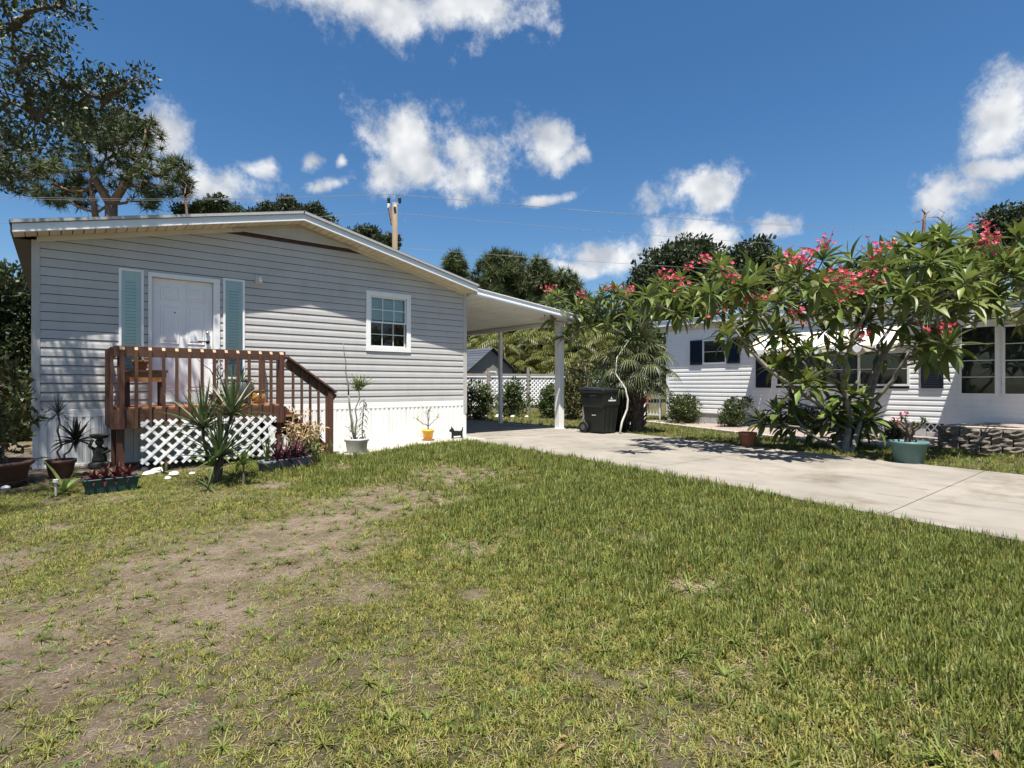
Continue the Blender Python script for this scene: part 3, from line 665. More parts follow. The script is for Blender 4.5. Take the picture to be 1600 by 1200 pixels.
for y, w in ((10.92, .185), (13.55, .10), (17.2, .10)):
    p = MB().lim(10.66 - w / 2, 10.66 + w / 2, y - w / 2, y + w / 2, .0, bz - .10)
    po = p.build('post', 'white_dirty', cp, bevel=.006)
    MB().lim(10.66 - w / 2 - .03, 10.66 + w / 2 + .03, y - w / 2 - .03, y + w / 2 + .03, .02, .034).build('base_plate', 'alu', po)

# ================================================================== wooden porch
DK, PF, PX0, PX1 = .92, 9.42, .62, 2.86
porch = thing('wooden_porch', (1.7, 10.0, 0), 'brown stained wooden porch with baluster railing and side stairs', 'porch')
for i in range(9):
    y0 = PF + .02 + i * .135
    MB().lim(PX0 + .01, PX1 - .01, y0, y0 + .129, DK - .035, DK).build('deck_board', 'deckboard', porch, bevel=.004)
MB().lim(PX0 + .005, PX1 - .005, PF - .02, PF + .018, DK - .30, DK - .037).build('rim_joist', 'wood_x', porch)
MB().lim(PX0 - .03, PX0 + .003, PF - .02, 10.64, DK - .30, DK - .037).build('rim_joist', 'wood_x', porch)
MB().lim(PX1 - .003, PX1 + .03, PF - .02, 10.64, DK - .30, DK - .037).build('rim_joist', 'wood_x', porch)
for i in range(1, 5): MB().lim(PX0 + i * .45, PX0 + i * .45 + .04, PF + .02, 10.62, DK - .22, DK - .037).build('joist', 'wood_v', porch)
for x, y in ((PX0 + .05, PF + .08), (PX1 - .05, PF + .08), (PX0 + .05, 10.55), (PX1 - .05, 10.55)):
    MB().lim(x - .045, x + .045, y - .045, y + .045, 0, DK - .04).build('support_post', 'wood_v', porch)
RT = 1.785
nb = 14
for i in range(nb):
    x = PX0 + .06 + (PX1 - PX0 - .10) * i / (nb - 1); w = .02 if 0 < i < nb - 1 else .03
    y1 = PF - .022; y0 = y1 - .036
    b_ = MB().add([(x - w, y0, DK - .30), (x + w, y0, DK - .30), (x + w, y1, DK - .30), (x - w, y1, DK - .30), (x - w, y0, RT - .055), (x + w, y0, RT - .055), (x + w, y1, RT - .012), (x - w, y1, RT - .012)], [(0, 3, 2, 1), (0, 1, 5, 4), (1, 2, 6, 5), (2, 3, 7, 6), (3, 0, 4, 7)]).build('baluster', 'wood_v', porch)
    MB().add([(x - w, y0, RT - .055), (x + w, y0, RT - .055), (x + w, y1, RT - .012), (x - w, y1, RT - .012)], [(0, 1, 2, 3)]).build('cut_end', 'wood_cut', b_)
MB().lim(PX0 - .03, PX1 + .03, PF - .02, PF + .018, RT - .15, RT).build('top_rail', 'wood_x', porch, bevel=.004)
MB().lim(PX0 - .028, PX0 + .010, PF + .02, 10.66, RT - .15, RT).build('top_rail', 'wood_v', porch, bevel=.004)
for i in range(8):
    y = PF + .05 + i * .165
    MB().lim(PX0 - .068, PX0 - .032, y - .02, y + .02, DK - .30, RT - .02).build('baluster', 'wood_v', porch)
MB().lim(PX1 - .07, PX1 + .02, PF + .02, PF + .11, DK, RT - .002).build('corner_post', 'wood_v', porch)
MB().lim(PX0 + .012, PX0 + .09, PF + .02, PF + .10, DK, RT - .002).build('corner_post', 'wood_v', porch)
# right side rail towards the wall (short), leaving the stair opening
MB().lim(PX1 - .02, PX1 + .018, 10.52, 10.60, DK, RT).build('corner_post', 'wood_v', porch)
for y in (PF + .15, PF + .22): MB().lim(PX1 - .045, PX1 - .01, y - .018, y + .018, DK, RT - .03).build('baluster', 'wood_v', porch)
# stairs to the right
SX0, SX1 = PX1 + .04, 3.66; ns = 4; rise = DK / (ns + 1); run = (SX1 - SX0) / ns
for y in (PF + .02, 10.45):
    MB().prism_y([(SX0, DK - .04), (SX0, DK - .34), (SX1 - .10, 0.0), (SX1 + .02, 0.0), (SX1 + .02, .12)], y, y + .04).build('stringer', 'wood_x', porch)
for i in range(ns):
    z = DK - rise * (i + 1); x = SX0 + run * i
    MB().lim(x, x + run + .02, PF - .01, 10.52, z - .035, z).build('tread', 'deckboard', porch, bevel=.004)
    MB().lim(x + .0, x + .02, PF + .07, 10.44, z + .002, z + rise - .04).build('riser', 'wood_x', porch)
MB().lim(SX1 - .09, SX1 + .0, PF - .115, PF - .025, 0, 1.13).build('newel_post', 'wood_v', porch, bevel=.004)
ra, rb_ = Vector((PX1 + .02, PF - .07, 1.70)), Vector((SX1 + .05, PF - .07, 1.105))
MB().bar(ra + Vector((0, .03, -.10)), rb_ + Vector((0, .03, -.10)), .036, .13, (0, 1, 0)).build('stair_rail', 'wood_x', porch)
MB().bar(ra, rb_, .14, .034, (0, 1, 0)).build('stair_rail_cap', 'wood_x', porch, bevel=.004)
for i in range(5):
    t_ = (i + .8) / 5.9; p = ra.lerp(rb_, t_); zb = max(.05, DK - .26 - (DK - .15) * t_)
    MB().lim(p.x - .018, p.x + .018, PF - .09, PF - .06, zb, p.z - .03).build('baluster', 'wood_v', porch)
# ---- white lattice leaning under the deck
LX0, LX1, LZ0, LZ1 = .90, 2.72, .10, .735; LY = PF - .075
lat = MB().lim(LX0 + .282, LX0 + .318, LY + .016, LY + .05, 0, LZ1 - .03).lim(LX1 - .268, LX1 - .232, LY + .016, LY + .05, 0, LZ1 - .03).build('lattice_panel', 'wood_v', porch); lat['label'] = 'white diagonal lattice'
def lattice(parent, x0, x1, z0, z1, pitch, w, t, M, m):
    """diagonal slats in the local xz rectangle; M maps (x, depth, z) to the world"""
    for lay, s in ((0, 1), (1, -1)):
        c = (x0 - z1 if s > 0 else x0 + z0); end = (x1 - z0 if s > 0 else x1 + z1); c += pitch * .5
        while c < end:
            # line x - s*z = c
            za = max(z0, (x0 - c) * s if s > 0 else (c - x1)); zb = min(z1, (x1 - c) * s if s > 0 else (c - x0))
            if zb - za > w * 1.2:
                p = Vector((c + s * za, lay * t * 1.02, za)); q = Vector((c + s * zb, lay * t * 1.02, zb))
                MB().bar(M(p), M(q), w, t, M(Vector((q.z - q.z + s, 0, -1))) - M(Vector((0, 0, 0)))).build('slat', m, parent)
            c += pitch
lattice(lat, LX0, LX1, LZ0, LZ1, .175, .040, .007, lambda p: Vector((p.x, LY + p.y, p.z)), 'white')
# ================================================================== the white home across the driveway
WXP = 15.9; WY0, WY1, WSPLIT = -7.0, 11.1, 2.95; WB, WT = .37, 3.02
nb_home = thing('mobile_home', (WXP, 4.0, 0), 'white sided mobile home with dark shutters and a scalloped cream awning', 'house')
wallb = MB()
NOPEN = [(8.93, 9.75, 1.88, 2.66), (4.2, 7.43, 1.20, 2.06), (2.58, 3.26, .99, 2.57), (1.80, 2.51, .99, 2.54), (1.02, 1.73, .99, 2.54)]
wallb.lim(WXP + .03, WXP + .12, WY0, WY1, .02, 2.74).lim(WXP + .03, WXP + .12, WSPLIT, WY1, 2.741, WT + .05).build('back_sheathing', 'room_dark', nb_home)
fwall = MB().lim(WXP + .13, WXP + 4.2, WY0, WY1, .02, 2.74).build('long_wall', 'white', nb_home)
z = WB; k = 0; NP = .128
def nboard(y0, y1, z0, z1):
    h = z1 - z0; P = [(-.004, 0), (-.012, 0), (-.0125, .006), (-.0105, h * .5), (-.004, h * .72), (-.001, h)]; m = len(P)
    vs = [(WXP + p[0], y, z0 + p[1]) for y in (y0, y1) for p in P]
    MB().add(vs, [(i, i + 1, m + i + 1, m + i) for i in range(m - 1)]).build('siding_board', 'white', fwall)
while z < WT:
    z1 = min(WT, z + NP); a_ = WY0 if z1 < 2.84 else WSPLIT
    for o in sorted((o for o in NOPEN if o[2] < (z + z1) / 2 < o[3])):
        nboard(a_, o[0] + .01, z, z1); a_ = o[1] - .01
    nboard(a_, WY1 - .08, z, z1); z += NP
MB().lim(WXP - .018, WXP + .12, WY1 - .085, WY1 + .01, .2, WT).build('corner_board', 'white', nb_home)
MB().lim(WXP - .022, WXP + .0, WY0, WY1 - .09, WB - .045, WB).build('base_trim', 'white', nb_home)
MB().lim(WXP + .2, WXP + 4.2, WY1 - .1, WY1, .02, WT).build('end_wall', 'white', nb_home)
# roofs: the nearer part is lower
def flat_roof(y0, y1, zt, ov, nm):
    MB().prism_y([(WXP - ov, zt), (WXP + 2.2, zt + .25), (WXP + 4.5, zt), (WXP + 4.5, zt - .07), (WXP + 2.2, zt + .18), (WXP - ov, zt - .07)], y0, y1).build('roof', 'white_dirty', nb_home)
    MB().lim(WXP - ov - .03, WXP - ov - .003, y0 - .02, y1 + .02, zt - .17, zt - .01).build('fascia_board', 'fascia', nb_home)
    MB().lim(WXP - ov - .05, WXP - ov + .03, y0 - .02, y1 + .02, zt + .002, zt + .022).build('drip_edge', 'white', nb_home)
    MB().lim(WXP - ov, WXP + .02, y0, y1, zt - .155, zt - .14).build('soffit', 'cream_trim', nb_home)
    MB().lim(WXP - .02, WXP + .03, y0, y1 - .1, WT - .02, zt - .157).build('frieze', 'cream_trim', nb_home) if zt - .157 > WT else MB().lim(WXP - .02, WXP + .03, y0, y1 - .01, 2.72, zt - .157).build('frieze', 'cream_trim', nb_home)
flat_roof(WSPLIT, WY1 + .35, 3.34, .22, 1); flat_roof(WY0, WSPLIT - .03, 2.97, .56, 2)
# windows
def awin(y0, y1, z0, z1, rows, cols, name='window'):
    w = .05
    o = MB().lim(WXP - .03, WXP - .002, y0, y0 + w, z0, z1).lim(WXP - .03, WXP - .002, y1 - w, y1, z0, z1).lim(WXP - .03, WXP - .002, y0 + w, y1 - w, z0, z0 + w).lim(WXP - .03, WXP - .002, y0 + w, y1 - w, z1 - w, z1).build(name, 'white', nb_home)
    ch = (z1 - z0 - 2 * w) / rows; cw = (y1 - y0 - 2 * w) / cols
    for j in range(1, cols): MB().lim(WXP - .028, WXP - .004, y0 + w + cw * j - .03, y0 + w + cw * j + .03, z0 + w, z1 - w).build('mullion', 'white', o)
    for j in range(cols):
        for i in range(rows):
            a0 = y0 + w + cw * j + (.03 if j else 0) + .002; a1 = y0 + w + cw * (j + 1) - (.03 if j < cols - 1 else 0) - .002; b0 = z0 + w + ch * i + .002; b1 = z0 + w + ch * (i + 1) - .002
            MB().lim(WXP - .012, WXP - .008, a0, a1, b0, b1).build('pane', 'glass_dark', o)
            if i: MB().lim(WXP - .022, WXP - .006, a0, a1, b0 - .014, b0 + .004).build('glazing_bar', 'alu', o)
    MB().lim(WXP + .014, WXP + .026, y0 + .03, y1 - .03, z0 + .03, z1 - .03).build('insect_screen', 'screen_dark', o)
awin(8.93, 9.75, 1.88, 2.66, 2, 1); awin(4.2, 7.43, 1.20, 2.06, 2, 3); awin(2.58, 3.26, .99, 2.57, 4, 1); awin(1.80, 2.51, .99, 2.54, 4, 1); awin(1.02, 1.73, .99, 2.54, 4, 1)
for y0, y1, z0, z1 in ((9.76, 10.19, 1.87, 2.65), (8.50, 8.92, 1.88, 2.62), (7.56, 8.0, 1.14, 2.65), (3.54, 3.97, 1.15, 2.65)):
    s_ = MB().lim(WXP - .045, WXP - .012, y0, y0 + .045, z0, z1).lim(WXP - .045, WXP - .012, y1 - .045, y1, z0, z1).lim(WXP - .045, WXP - .012, y0 + .045, y1 - .045, z0, z0 + .05).lim(WXP - .045, WXP - .012, y0 + .045, y1 - .045, z1 - .05, z1).lim(WXP - .02, WXP - .013, y0 + .045, y1 - .045, z0 + .05, z1 - .05).build('shutter', 'shutter', nb_home)
    zz = z0 + .06; lm = MB().add([(0, y0 + .046, 0), (0, y1 - .046, 0), (.014, y1 - .046, .034), (.014, y0 + .046, .034)], [(0, 1, 2, 3)]).mesh('louver', 'shutter')
    while zz < z1 - .08: link('louver', lm, s_, Vector((WXP - .04, 0, zz)) - wloc(s_)); zz += .042
# awning: sloped fluted panels with a scalloped edge
ay0, ay1 = 4.25, 7.88; nA = 15; aw = (ay1 - ay0) / nA
awn = MB().lim(WXP - .06, WXP - .013, ay0, ay1, 2.70, 2.76).build('awning', 'white', nb_home)
for i in range(nA):
    y = ay0 + i * aw; e = .004; A_ = (WXP - .05, 2.735); B_ = (WXP - .72, 2.20); m = 'white' if i % 2 else 'awning_cream'; zb = [2.20, 2.10, 2.07, 2.10, 2.20]
    dz = .012 if i % 2 else 0
    vs = [(A_[0], y + e, A_[1] + dz), (A_[0], y + aw - e, A_[1] + dz), (B_[0], y + aw - e, B_[1] + dz), (B_[0], y + e, B_[1] + dz)]
    lip = [(B_[0] - .004, y + e + (aw - 2 * e) * j / 4, zb[j] - (.0 if j in (0, 4) else .01)) for j in range(5)]
    vs += [(B_[0], y + e, B_[1] + dz)] + [(p[0], p[1], p[2] - .04) for p in lip] + [(B_[0], y + aw - e, B_[1] + dz)]
    MB().add(vs, [(0, 1, 2, 3), (4, 5, 6, 7, 8, 9, 10)]).build('awning_slat', m, awn)
for y in (ay0 + .01, ay1 - .01): MB().add([(WXP - .05, y, 2.73), (WXP - .72, y, 2.2), (WXP - .05, y, 2.2)], [(0, 1, 2)]).build('awning_end', 'awning_cream', awn)
# block piers and lattice vents in the base
y = WY1 - .02; i = 0
while y > WY0:
    y0 = y - .40
    vent = (y < 4.2 and y > 2.9) or (y < 1.5 and y > .8) or (7.1 < y < 8.2)
    if not vent:
        MB().lim(WXP + .0, WXP + .19, y0 + .005, y - .005, .0, .19).build('foundation_block', 'block_grey', nb_home, bevel=.004)
        MB().lim(WXP + .0, WXP + .19, y0 + .005, y - .005, .195, WB - .05).build('foundation_block', 'block_grey', nb_home, bevel=.004)
    else:
        MB().lim(WXP + .0, WXP + .19, y0 + .005, y - .005, .0, .12).build('foundation_block', 'block_grey', nb_home, bevel=.004)
        for s in (1, -1):
            for kx in range(3):
                a0 = y0 + .03 + kx * .14
                MB().bar((WXP + .02 + .006 * s, a0 if s > 0 else a0 + .14, .125), (WXP + .02 + .006 * s, a0 + .14 if s > 0 else a0, WB - .05), .03, .006, (0, 1, 0)).build('vent_slat', 'white', nb_home)
    y -= .40
# stacked stone planter wall in front of it
sw_ = thing('stone_wall', (13.1, 0.8, 0), 'low dry-stacked wall of rough brown split-face blocks beside the white home', 'wall')
shp = []
for q in range(4):
    b_ = MB().box((0, 0, 0), (.20, .295, .145)); me = b_.mesh('wall_block', 'stone_block'); bm = bmesh.new(); bm.from_mesh(me)
    bmesh.ops.subdivide_edges(bm, edges=bm.edges[:], cuts=2, use_grid_fill=True)
    for v in bm.verts:
        if v.co.x < -.05: v.co.x += random.uniform(-.045, .02); v.co.y *= random.uniform(.86, 1.0); v.co.z *= random.uniform(.84, 1.)
    bm.to_mesh(me); bm.free(); shp.append(me)
for r in range(3):
    y = 2.95 - (.15 if r % 2 else 0)
    while y > -2.2:
        link('wall_block', random.choice(shp), sw_, Vector((13.06 + r * .012 + random.uniform(-.008, .008), y - .15, .0725 + r * .146)) - wloc(sw_)); y -= .302
for kx in range(4):
    for r in range(3): link('wall_block', random.choice(shp), sw_, Vector((13.3 + kx * .3, 2.92 - r * .01, .0725 + r * .146)) - wloc(sw_), (0, 0, rad(-90)))
y = 2.93
while y > -2.2:
    MB().lim(13.0, 13.2, y - .298, y, .440, .462).build('coping_stone', 'concrete_pale', sw_, bevel=.006); y -= .302
rs = MB().lim(13.21, 15.86, -2.3, 2.8, .0, .40).build('raised_bed', 'mulch'); tag(rs, kind='structure')

# ================================================================== white garden gate, shed, fence
gt = thing('garden_gate', (16.5, 12.6, 0), 'white metal garden gate with arched bars beside the white home', 'gate')
ga, gb = XP(1013, 650, 16.2), XP(1032, 650, 16.2)
gy0, gy1 = 11.55, 12.35; gxp = 16.15
for y in (gy0, gy1): MB().lim(gxp - .03, gxp + .03, y - .03, y + .03, 0, 2.0).build('gate_post', 'white', gt)
MB().lim(gxp - .02, gxp + .02, gy0 + .03, gy1 - .03, 1.93, 2.0).lim(gxp - .02, gxp + .02, gy0 + .03, gy1 - .03, .15, .2).build('gate_rail', 'white', gt)
for i in range(5): MB().tube([(gxp, gy0 + .13 + i * .135, .2), (gxp, gy0 + .13 + i * .135, 1.93)], .014, 6).build('gate_bar', 'white', gt)
tr = thing('plant_trellis', (15.15, 11.62, 0), 'slim white metal trellis with curved tops standing by the garden path', 'trellis')
for y in (11.45, 11.80):
    MB().tube([(15.15, y, 0), (15.15, y, 1.52)], .028, 8).build('upright', 'white', tr)
for zz in (.75, 1.15, 1.5): MB().tube([(15.15, 11.45 + .35 * t_, zz + .12 * math.sin(math.pi * t_)) for t_ in [i / 8 for i in range(9)]], .016, 6).build('arch', 'white', tr)
# shed
SH = G(742, 640)
shed = thing('garden_shed', (15.2, 22.5, 0), 'small grey garden shed with dark shingled roof behind the carport', 'shed')
def loc(px, py, zz): return ZP(px, py, zz)
sx0, sx1, sy0, sy1 = 14.35, 16.95, 20.6, 23.0
MB().lim(sx0, sx1, sy0, sy1, .0, 1.95).build('wall', 'shed_wall', shed)
MB().prism_y([(sx0 + .01, 1.951), (sx1 - .01, 1.951), ((sx0 + sx1) / 2, 2.85)], sy0 + .01, sy1 - .01).build('gable', 'shed_wall', shed)
xm = (sx0 + sx1) / 2
for s in (-1, 1):
    for i in range(9):
        t0, t1 = i / 9, (i + 1) / 9; xe = xm + s * (sx1 - xm + .22); 
        xa = xe + (xm - xe) * t0; xb = xe + (xm - xe) * t1; za = 1.78 + 1.16 * t0; zb = 1.78 + 1.16 * t1
        MB().add([(xa, sy0 - .2, za + .03), (xa, sy1 + .2, za + .03), (xb, sy1 + .2, zb + .012), (xb, sy0 - .2, zb + .012), (xa, sy0 - .2, za), (xa, sy1 + .2, za), (xb, sy1 + .2, zb), (xb, sy0 - .2, zb)], [(0, 1, 2, 3), (4, 7, 6, 5), (0, 4, 5, 1), (0, 3, 7, 4), (1, 5, 6, 2)]).build('shingle_course', 'shed_roof', shed)
shw = MB().lim(xm - .30, xm + .30, sy0 - .03, sy0 - .002, 1.35, 1.85).build('window', 'white', shed); MB().lim(xm - .25, xm + .25, sy0 - .036, sy0 - .031, 1.40, 1.80).build('pane', 'glass_dark', shw)
for i in range(18): MB().lim(sx0 - .012, sx0 - .001, sy0 + .06 + i * .13, sy0 + .075 + i * .13, .02, 1.9).build('batten', 'shed_wall', shed)
# lattice fence behind the carport
fn = thing('lattice_fence', (14.5, 17.5, 0), 'white lattice fence with grey wooden posts behind the carport', 'fence')
fa, fb_ = Vector((11.9, 18.6, 0)), Vector((18.4, 16.2, 0)); fd = (fb_ - fa).normalized(); fl = (fb_ - fa).length; fnn = Vector((fd.y, -fd.x, 0))
FM = lambda p: fa + fd * p.x + fnn * (-p.y) + Vector((0, 0, p.z))
nseg = 4
for i in range(nseg + 1):
    p = fa + fd * (fl * i / nseg); MB().box(p + Vector((0, 0, .95)), (.10, .10, 1.9), Matrix.Rotation(math.atan2(fd.y, fd.x), 3, 'Z')).build('post', 'fence_wood', fn)
for zz in (.32, 1.63): MB().bar(FM(Vector((0, .03, zz))), FM(Vector((fl, .03, zz))), .09, .04, (0, 0, 1)).build('rail', 'fence_wood', fn)
for i in range(nseg):
    x0 = fl * i / nseg + .08; x1 = fl * (i + 1) / nseg - .08
    lattice(fn, x0, x1, .38, 1.52, .17, .055, .008, lambda p: FM(Vector((p.x, p.y - .06, p.z))), 'white')
    MB().bar(FM(Vector((x0, -.08, 1.55))), FM(Vector((x1, -.08, 1.55))), .05, .02, (0, 0, 1)).build('cap_rail', 'white', fn)
# edging stones along the lawn beyond the carport
for i in range(11):
    p = Vector((11.35 + i * .42, 17.0 - i * .30, 0)); r = random.uniform(.10, .19)
    s_ = MB().lathe([(r * .9, 0), (r, r * .25), (r * .75, r * .6), (r * .3, r * .75)], p, 8, True, 1, .7).build('border_rock', 'rock_white', None, False); s_.data.update()
    tag(s_, 'pale rock edging the flower bed below the lattice fence', 'rock', 'rocks edging the bed behind the carport')

# ================================================================== rubbish carts
def cart(loc_, rot, label, lidm):
    o = thing('rubbish_cart', (0, 0, 0), label, 'rubbish bin', 'rubbish carts')
    w0, d0, w1, d1, h = .24, .27, .33, .38, 1.02
    b = MB(); ring = lambda w, d, z: [(-w, -d, z), (w, -d, z), (w, d, z), (-w, d, z)]
    lv = [ring(w0, d0, .03), ring(w0 + .055, d0 + .065, .66), ring(w0 + .075, d0 + .085, .70), ring(w1, d1, h), ring(w1 + .02, d1 + .02, h + .005), ring(w1 + .02, d1 + .02, h + .05)]
    vs = [p for r in lv for p in r]; fs = [(0, 3, 2, 1)] + [(i * 4 + j, i * 4 + (j + 1) % 4, i * 4 + 4 + (j + 1) % 4, i * 4 + 4 + j) for i in range(len(lv) - 1) for j in range(4)]
    b.add(vs, fs).build('body', 'cart', o, bevel=.012)
    l_ = MB(); l_.add([(-.36, -.41, h + .052), (.36, -.41, h + .052), (.36, .42, h + .052), (-.36, .42, h + .052), (-.33, -.36, h + .085), (.33, -.36, h + .085), (.31, .38, h + .135), (-.31, .38, h + .135)], [(0, 3, 2, 1), (4, 5, 6, 7), (0, 1, 5, 4), (1, 2, 6, 5), (2, 3, 7, 6), (3, 0, 4, 7)]).build("lid", lidm, o, bevel=.014)
    MB().tube([(-.26, .40, h - .03), (-.26, .48, h + .02), (.26, .48, h + .02), (.26, .40, h - .03)], .016, 8).build('handle', 'cart', o)
    for s in (-1, 1):
        wm = MB(); wm.tube([(s * .27, .30, .14), (s * .33, .30, .14)], .14, 18); wh = wm.build('wheel', 'rubber', o)
        MB().tube([(s * .331, .30, .14), (s * .338, .30, .14)], .07, 12).build('hub', 'cart_grey', wh)
    MB().tube([(-.27, .30, .14), (.27, .30, .14)], .014, 6).build('axle', 'alu', o)
    for x in (-.16, .0, .16): MB().add([(x - .02, -.267, .06), (x + .02, -.267, .06), (x + .025, -.332, .64), (x - .025, -.332, .64), (x - .02, -.285, .06), (x + .02, -.285, .06), (x + .025, -.345, .64), (x - .025, -.345, .64)], [(0, 1, 2, 3), (4, 7, 6, 5), (0, 4, 5, 1), (1, 5, 6, 2), (3, 2, 6, 7), (0, 3, 7, 4)]).build('front_rib', 'cart', o)
    # printed marks
    def side(y, z): return .24 + (.315 - .24) * (z - .03) / .67 + (.0 if z < .7 else 0)
    e = MB(); zz = .83; xs_ = -.331
    ux = lambda z: -(w0 + .075 + (w1 - w0 - .075) * (z - .70) / (h - .70)) - .003
    uy = lambda z: -(d0 + .085 + (d1 - d0 - .085) * (z - .70) / (h - .70)) - .003
    em = MB(); em.add([(-.13, uy(.80), .80), (.15, uy(.80), .80), (.15, uy(.835), .835), (-.13, uy(.835), .835)], [(0, 1, 2, 3)]); em.add([(-.06, uy(.85), .85), (-.01, uy(.85), .85), (-.02, uy(.92), .92)], [(0, 1, 2)]); em.add([(-.005, uy(.85), .85), (.03, uy(.85), .85), (-.005, uy(.885), .885)], [(0, 1, 2)]); em.build('emblem', 'flower_box', o)
    e.add([(ux(.925), -.14, .925), (ux(.925), .06, .925), (ux(.95), .06, .95), (ux(.95), -.14, .95)], [(0, 1, 2, 3)]).build('label_strip', 'cart_grey', o)
    uu = lambda z: -(w0 + .055 * (z - .03) / .63) - .003
    MB().add([(uu(.44), -.10, .44), (uu(.44), .05, .44), (uu(.56), .05, .56), (uu(.56), -.10, .56)], [(0, 1, 2, 3)]).build('plate', 'black_iron', o)
    MB().add([(uu(.44) - .002, -.09, .445), (uu(.44) - .002, .04, .445), (uu(.46) - .002, .04, .465), (uu(.46) - .002, -.09, .465)], [(0, 1, 2, 3)]).build('label_strip', 'flower_box', o)
    o.location = loc_; o.rotation_euler.z = rot
    return o
cart((10.50, 9.28, .026), rad(-52 + 90 - 38), 'black rubbish cart with white emblem standing at the edge of the driveway', 'cart_lid')
cart((11.45, 9.58, 0.0), rad(12), 'black rubbish cart with grey lid standing behind another cart beside the palm', 'cart_grey')

# ================================================================== utility pole and wires
PD = 32.0; pt = ZP(617, 318, PD); pole = thing('utility_pole', (pt.x, pt.y, 0), 'weathered wooden utility pole with dark insulators rising behind the grey home', 'utility pole')
MB().tube([(pt.x, pt.y, 0), (pt.x, pt.y, pt.z * .5), (pt.x, pt.y, pt.z)], [.20, .17, .145], 12).build('shaft', 'pole_wood', pole, True)
i1, i2 = ZP(607.5, 308, PD), ZP(624.5, 308, PD)
for q, zb in ((i1, ZP(607, 322, PD).z), (i2, ZP(624, 317, PD).z)):
    MB().lathe([(.05, 0), (.085, .02), (.09, .1), (.07, .12), (.09, .14), (.09, .30), (.07, .33), (.03, .36), (.03, .44)], (q.x, q.y, q.z - .40), 12).build('insulator', 'insulator', pole, True)
q = i1; MB().tube([(q.x, q.y, q.z - .42), ZP(607, 326, PD)], [.085, .075], 10).build('bracket_cap', 'white', pole)
MB().bar(ZP(607.5, 322, PD), ZP(613, 352, PD), .10, .14, (0, 1, 0)).build('brace', 'bark_pine', pole)
MB().bar(ZP(624.5, 316, PD), ZP(620, 322, PD), .05, .05, (0, 1, 0)).build('bracket', 'alu', pole)
MB().box(ZP(617, 322.5, PD - .2), (.12, .12, .12)).build('tag_plate', 'white', pole)
WL = [((-160, 303, 30), (607.5, 304.5, PD), 'upper power line sagging left from the pole insulator'), ((-160, 307, 30), (624.5, 304.5, PD), 'second power line running left from the pole insulator'),
      ((607.5, 304.5, PD), (1750, 364, 46), 'upper power line running right from the pole across the trees'), ((624.5, 304.5, PD), (1750, 369, 46), 'second power line running right from the pole across the trees'),
      ((-160, 348, 30), (615, 333.5, PD), 'lower cable running left from the utility pole'), ((617, 333.5, PD), (1750, 398, 46), 'lower cable running right from the utility pole'), ((617, 388, PD), (1750, 432, 46), 'lowest cable running right from the pole past the pines')]
for (a0, b0, lab) in WL:
    a_, b_ = ZP(*a0), ZP(*b0); Ln = (b_ - a_).length
    pts = [a_.lerp(b_, i / 24) - Vector((0, 0, math.sin(math.pi * i / 24) * Ln * .011)) for i in range(25)]
    w = MB().tube(pts, .010, 5, False).build('power_line', 'wire'); tag(w, lab, 'cable', 'overhead cables')
# ================================================================== pots, ornaments and plants by the porch
def pot(mb, c, r0, r1, h, rim=.02, n=22, sx=1, sy=1):
    mb.lathe([(r0 * .98, 0), (r0, .004), (r1 * .97, h - rim * 2), (r1 * 1.06, h - rim * 2 + .002), (r1 * 1.08, h), (r1 * .94, h), (r1 * .9, h - .03)], c, n, True, sx, sy)
def potted(name, c, label, cat, potm, r0, r1, h, soil=True, sx=1, sy=1, group=None):
    o = thing(name, c, label, cat, group); m = MB(); pot(m, (c[0], c[1], c[2]), r0, r1, h, .025, 24, sx, sy); m.build('pot', potm, o, True)
    if soil: MB().lathe([(r1 * .93, h - .035), (r1 * .5, h - .02), (.01, h - .015)], c, 18, True, sx, sy).build('soil', 'soil', o)
    return o
# big terracotta tub at the corner of the house
c = Vector((-.66, 9.25, 0)); o = potted('terracotta_tub', c, 'wide dark terracotta tub full of shrubs by the house corner', 'planter', 'terracotta_dark', .34, .40, .30)
m = MB(); m.lathe([(.36, .0), (.375, .01), (.36, .02)], c + Vector((0, 0, .05)), 24); m.build('moulded_band', 'terracotta_dark', o, True)
V, Fq = leaves(blob_points([((c.x, c.y, .85), (.42, .42, .5)), ((c.x - .1, c.y + .1, 1.35), (.35, .35, .35))], 120), 9, .12, .13, .045, .2); np_obj('foliage', V, Fq, 'leaf_varieg', o)
m = MB()
for i in range(9): limb(m, c + Vector((random.uniform(-.2, .2), random.uniform(-.2, .2), .36)), c + Vector((random.uniform(-.35, .35), random.uniform(-.3, .3), random.uniform(.8, 1.4))), .012, .006)
m.build('stems', 'bark_oak', o)
# potted dracaena
c = Vector((.02, 9.55, 0)); o = potted('potted_dracaena', c, 'spiky dark dracaena in a brown pot against the white skirting', 'plant', 'terracotta_dark', .12, .16, .24)
m = MB(); limb(m, c + Vector((0, 0, .22)), c + Vector((-.03, .05, .86)), .014, .011); limb(m, c + Vector((.04, 0, .24)), c + Vector((.16, .0, .50)), .014, .011); m.build('stems', 'bark_oak', o)
m = MB(); rosette(m, c + Vector((-.03, .05, .84)), 34, .30, .018, .1, 1.9, .7, seg=3); rosette(m, c + Vector((.16, 0, .46)), 26, .38, .06, .15, 1.5, .7); ribbon(m, c + Vector((-.1, -.05, .27)), (-.6, -.3, .6), (0, 0, 1), .4, .03, 2.2, 5); ribbon(m, c + Vector((-.1, 0, .27)), (-.8, -.1, .5), (0, 0, 1), .42, .03, 2.4, 5); m.build('leaves', 'leaf_dark', o)
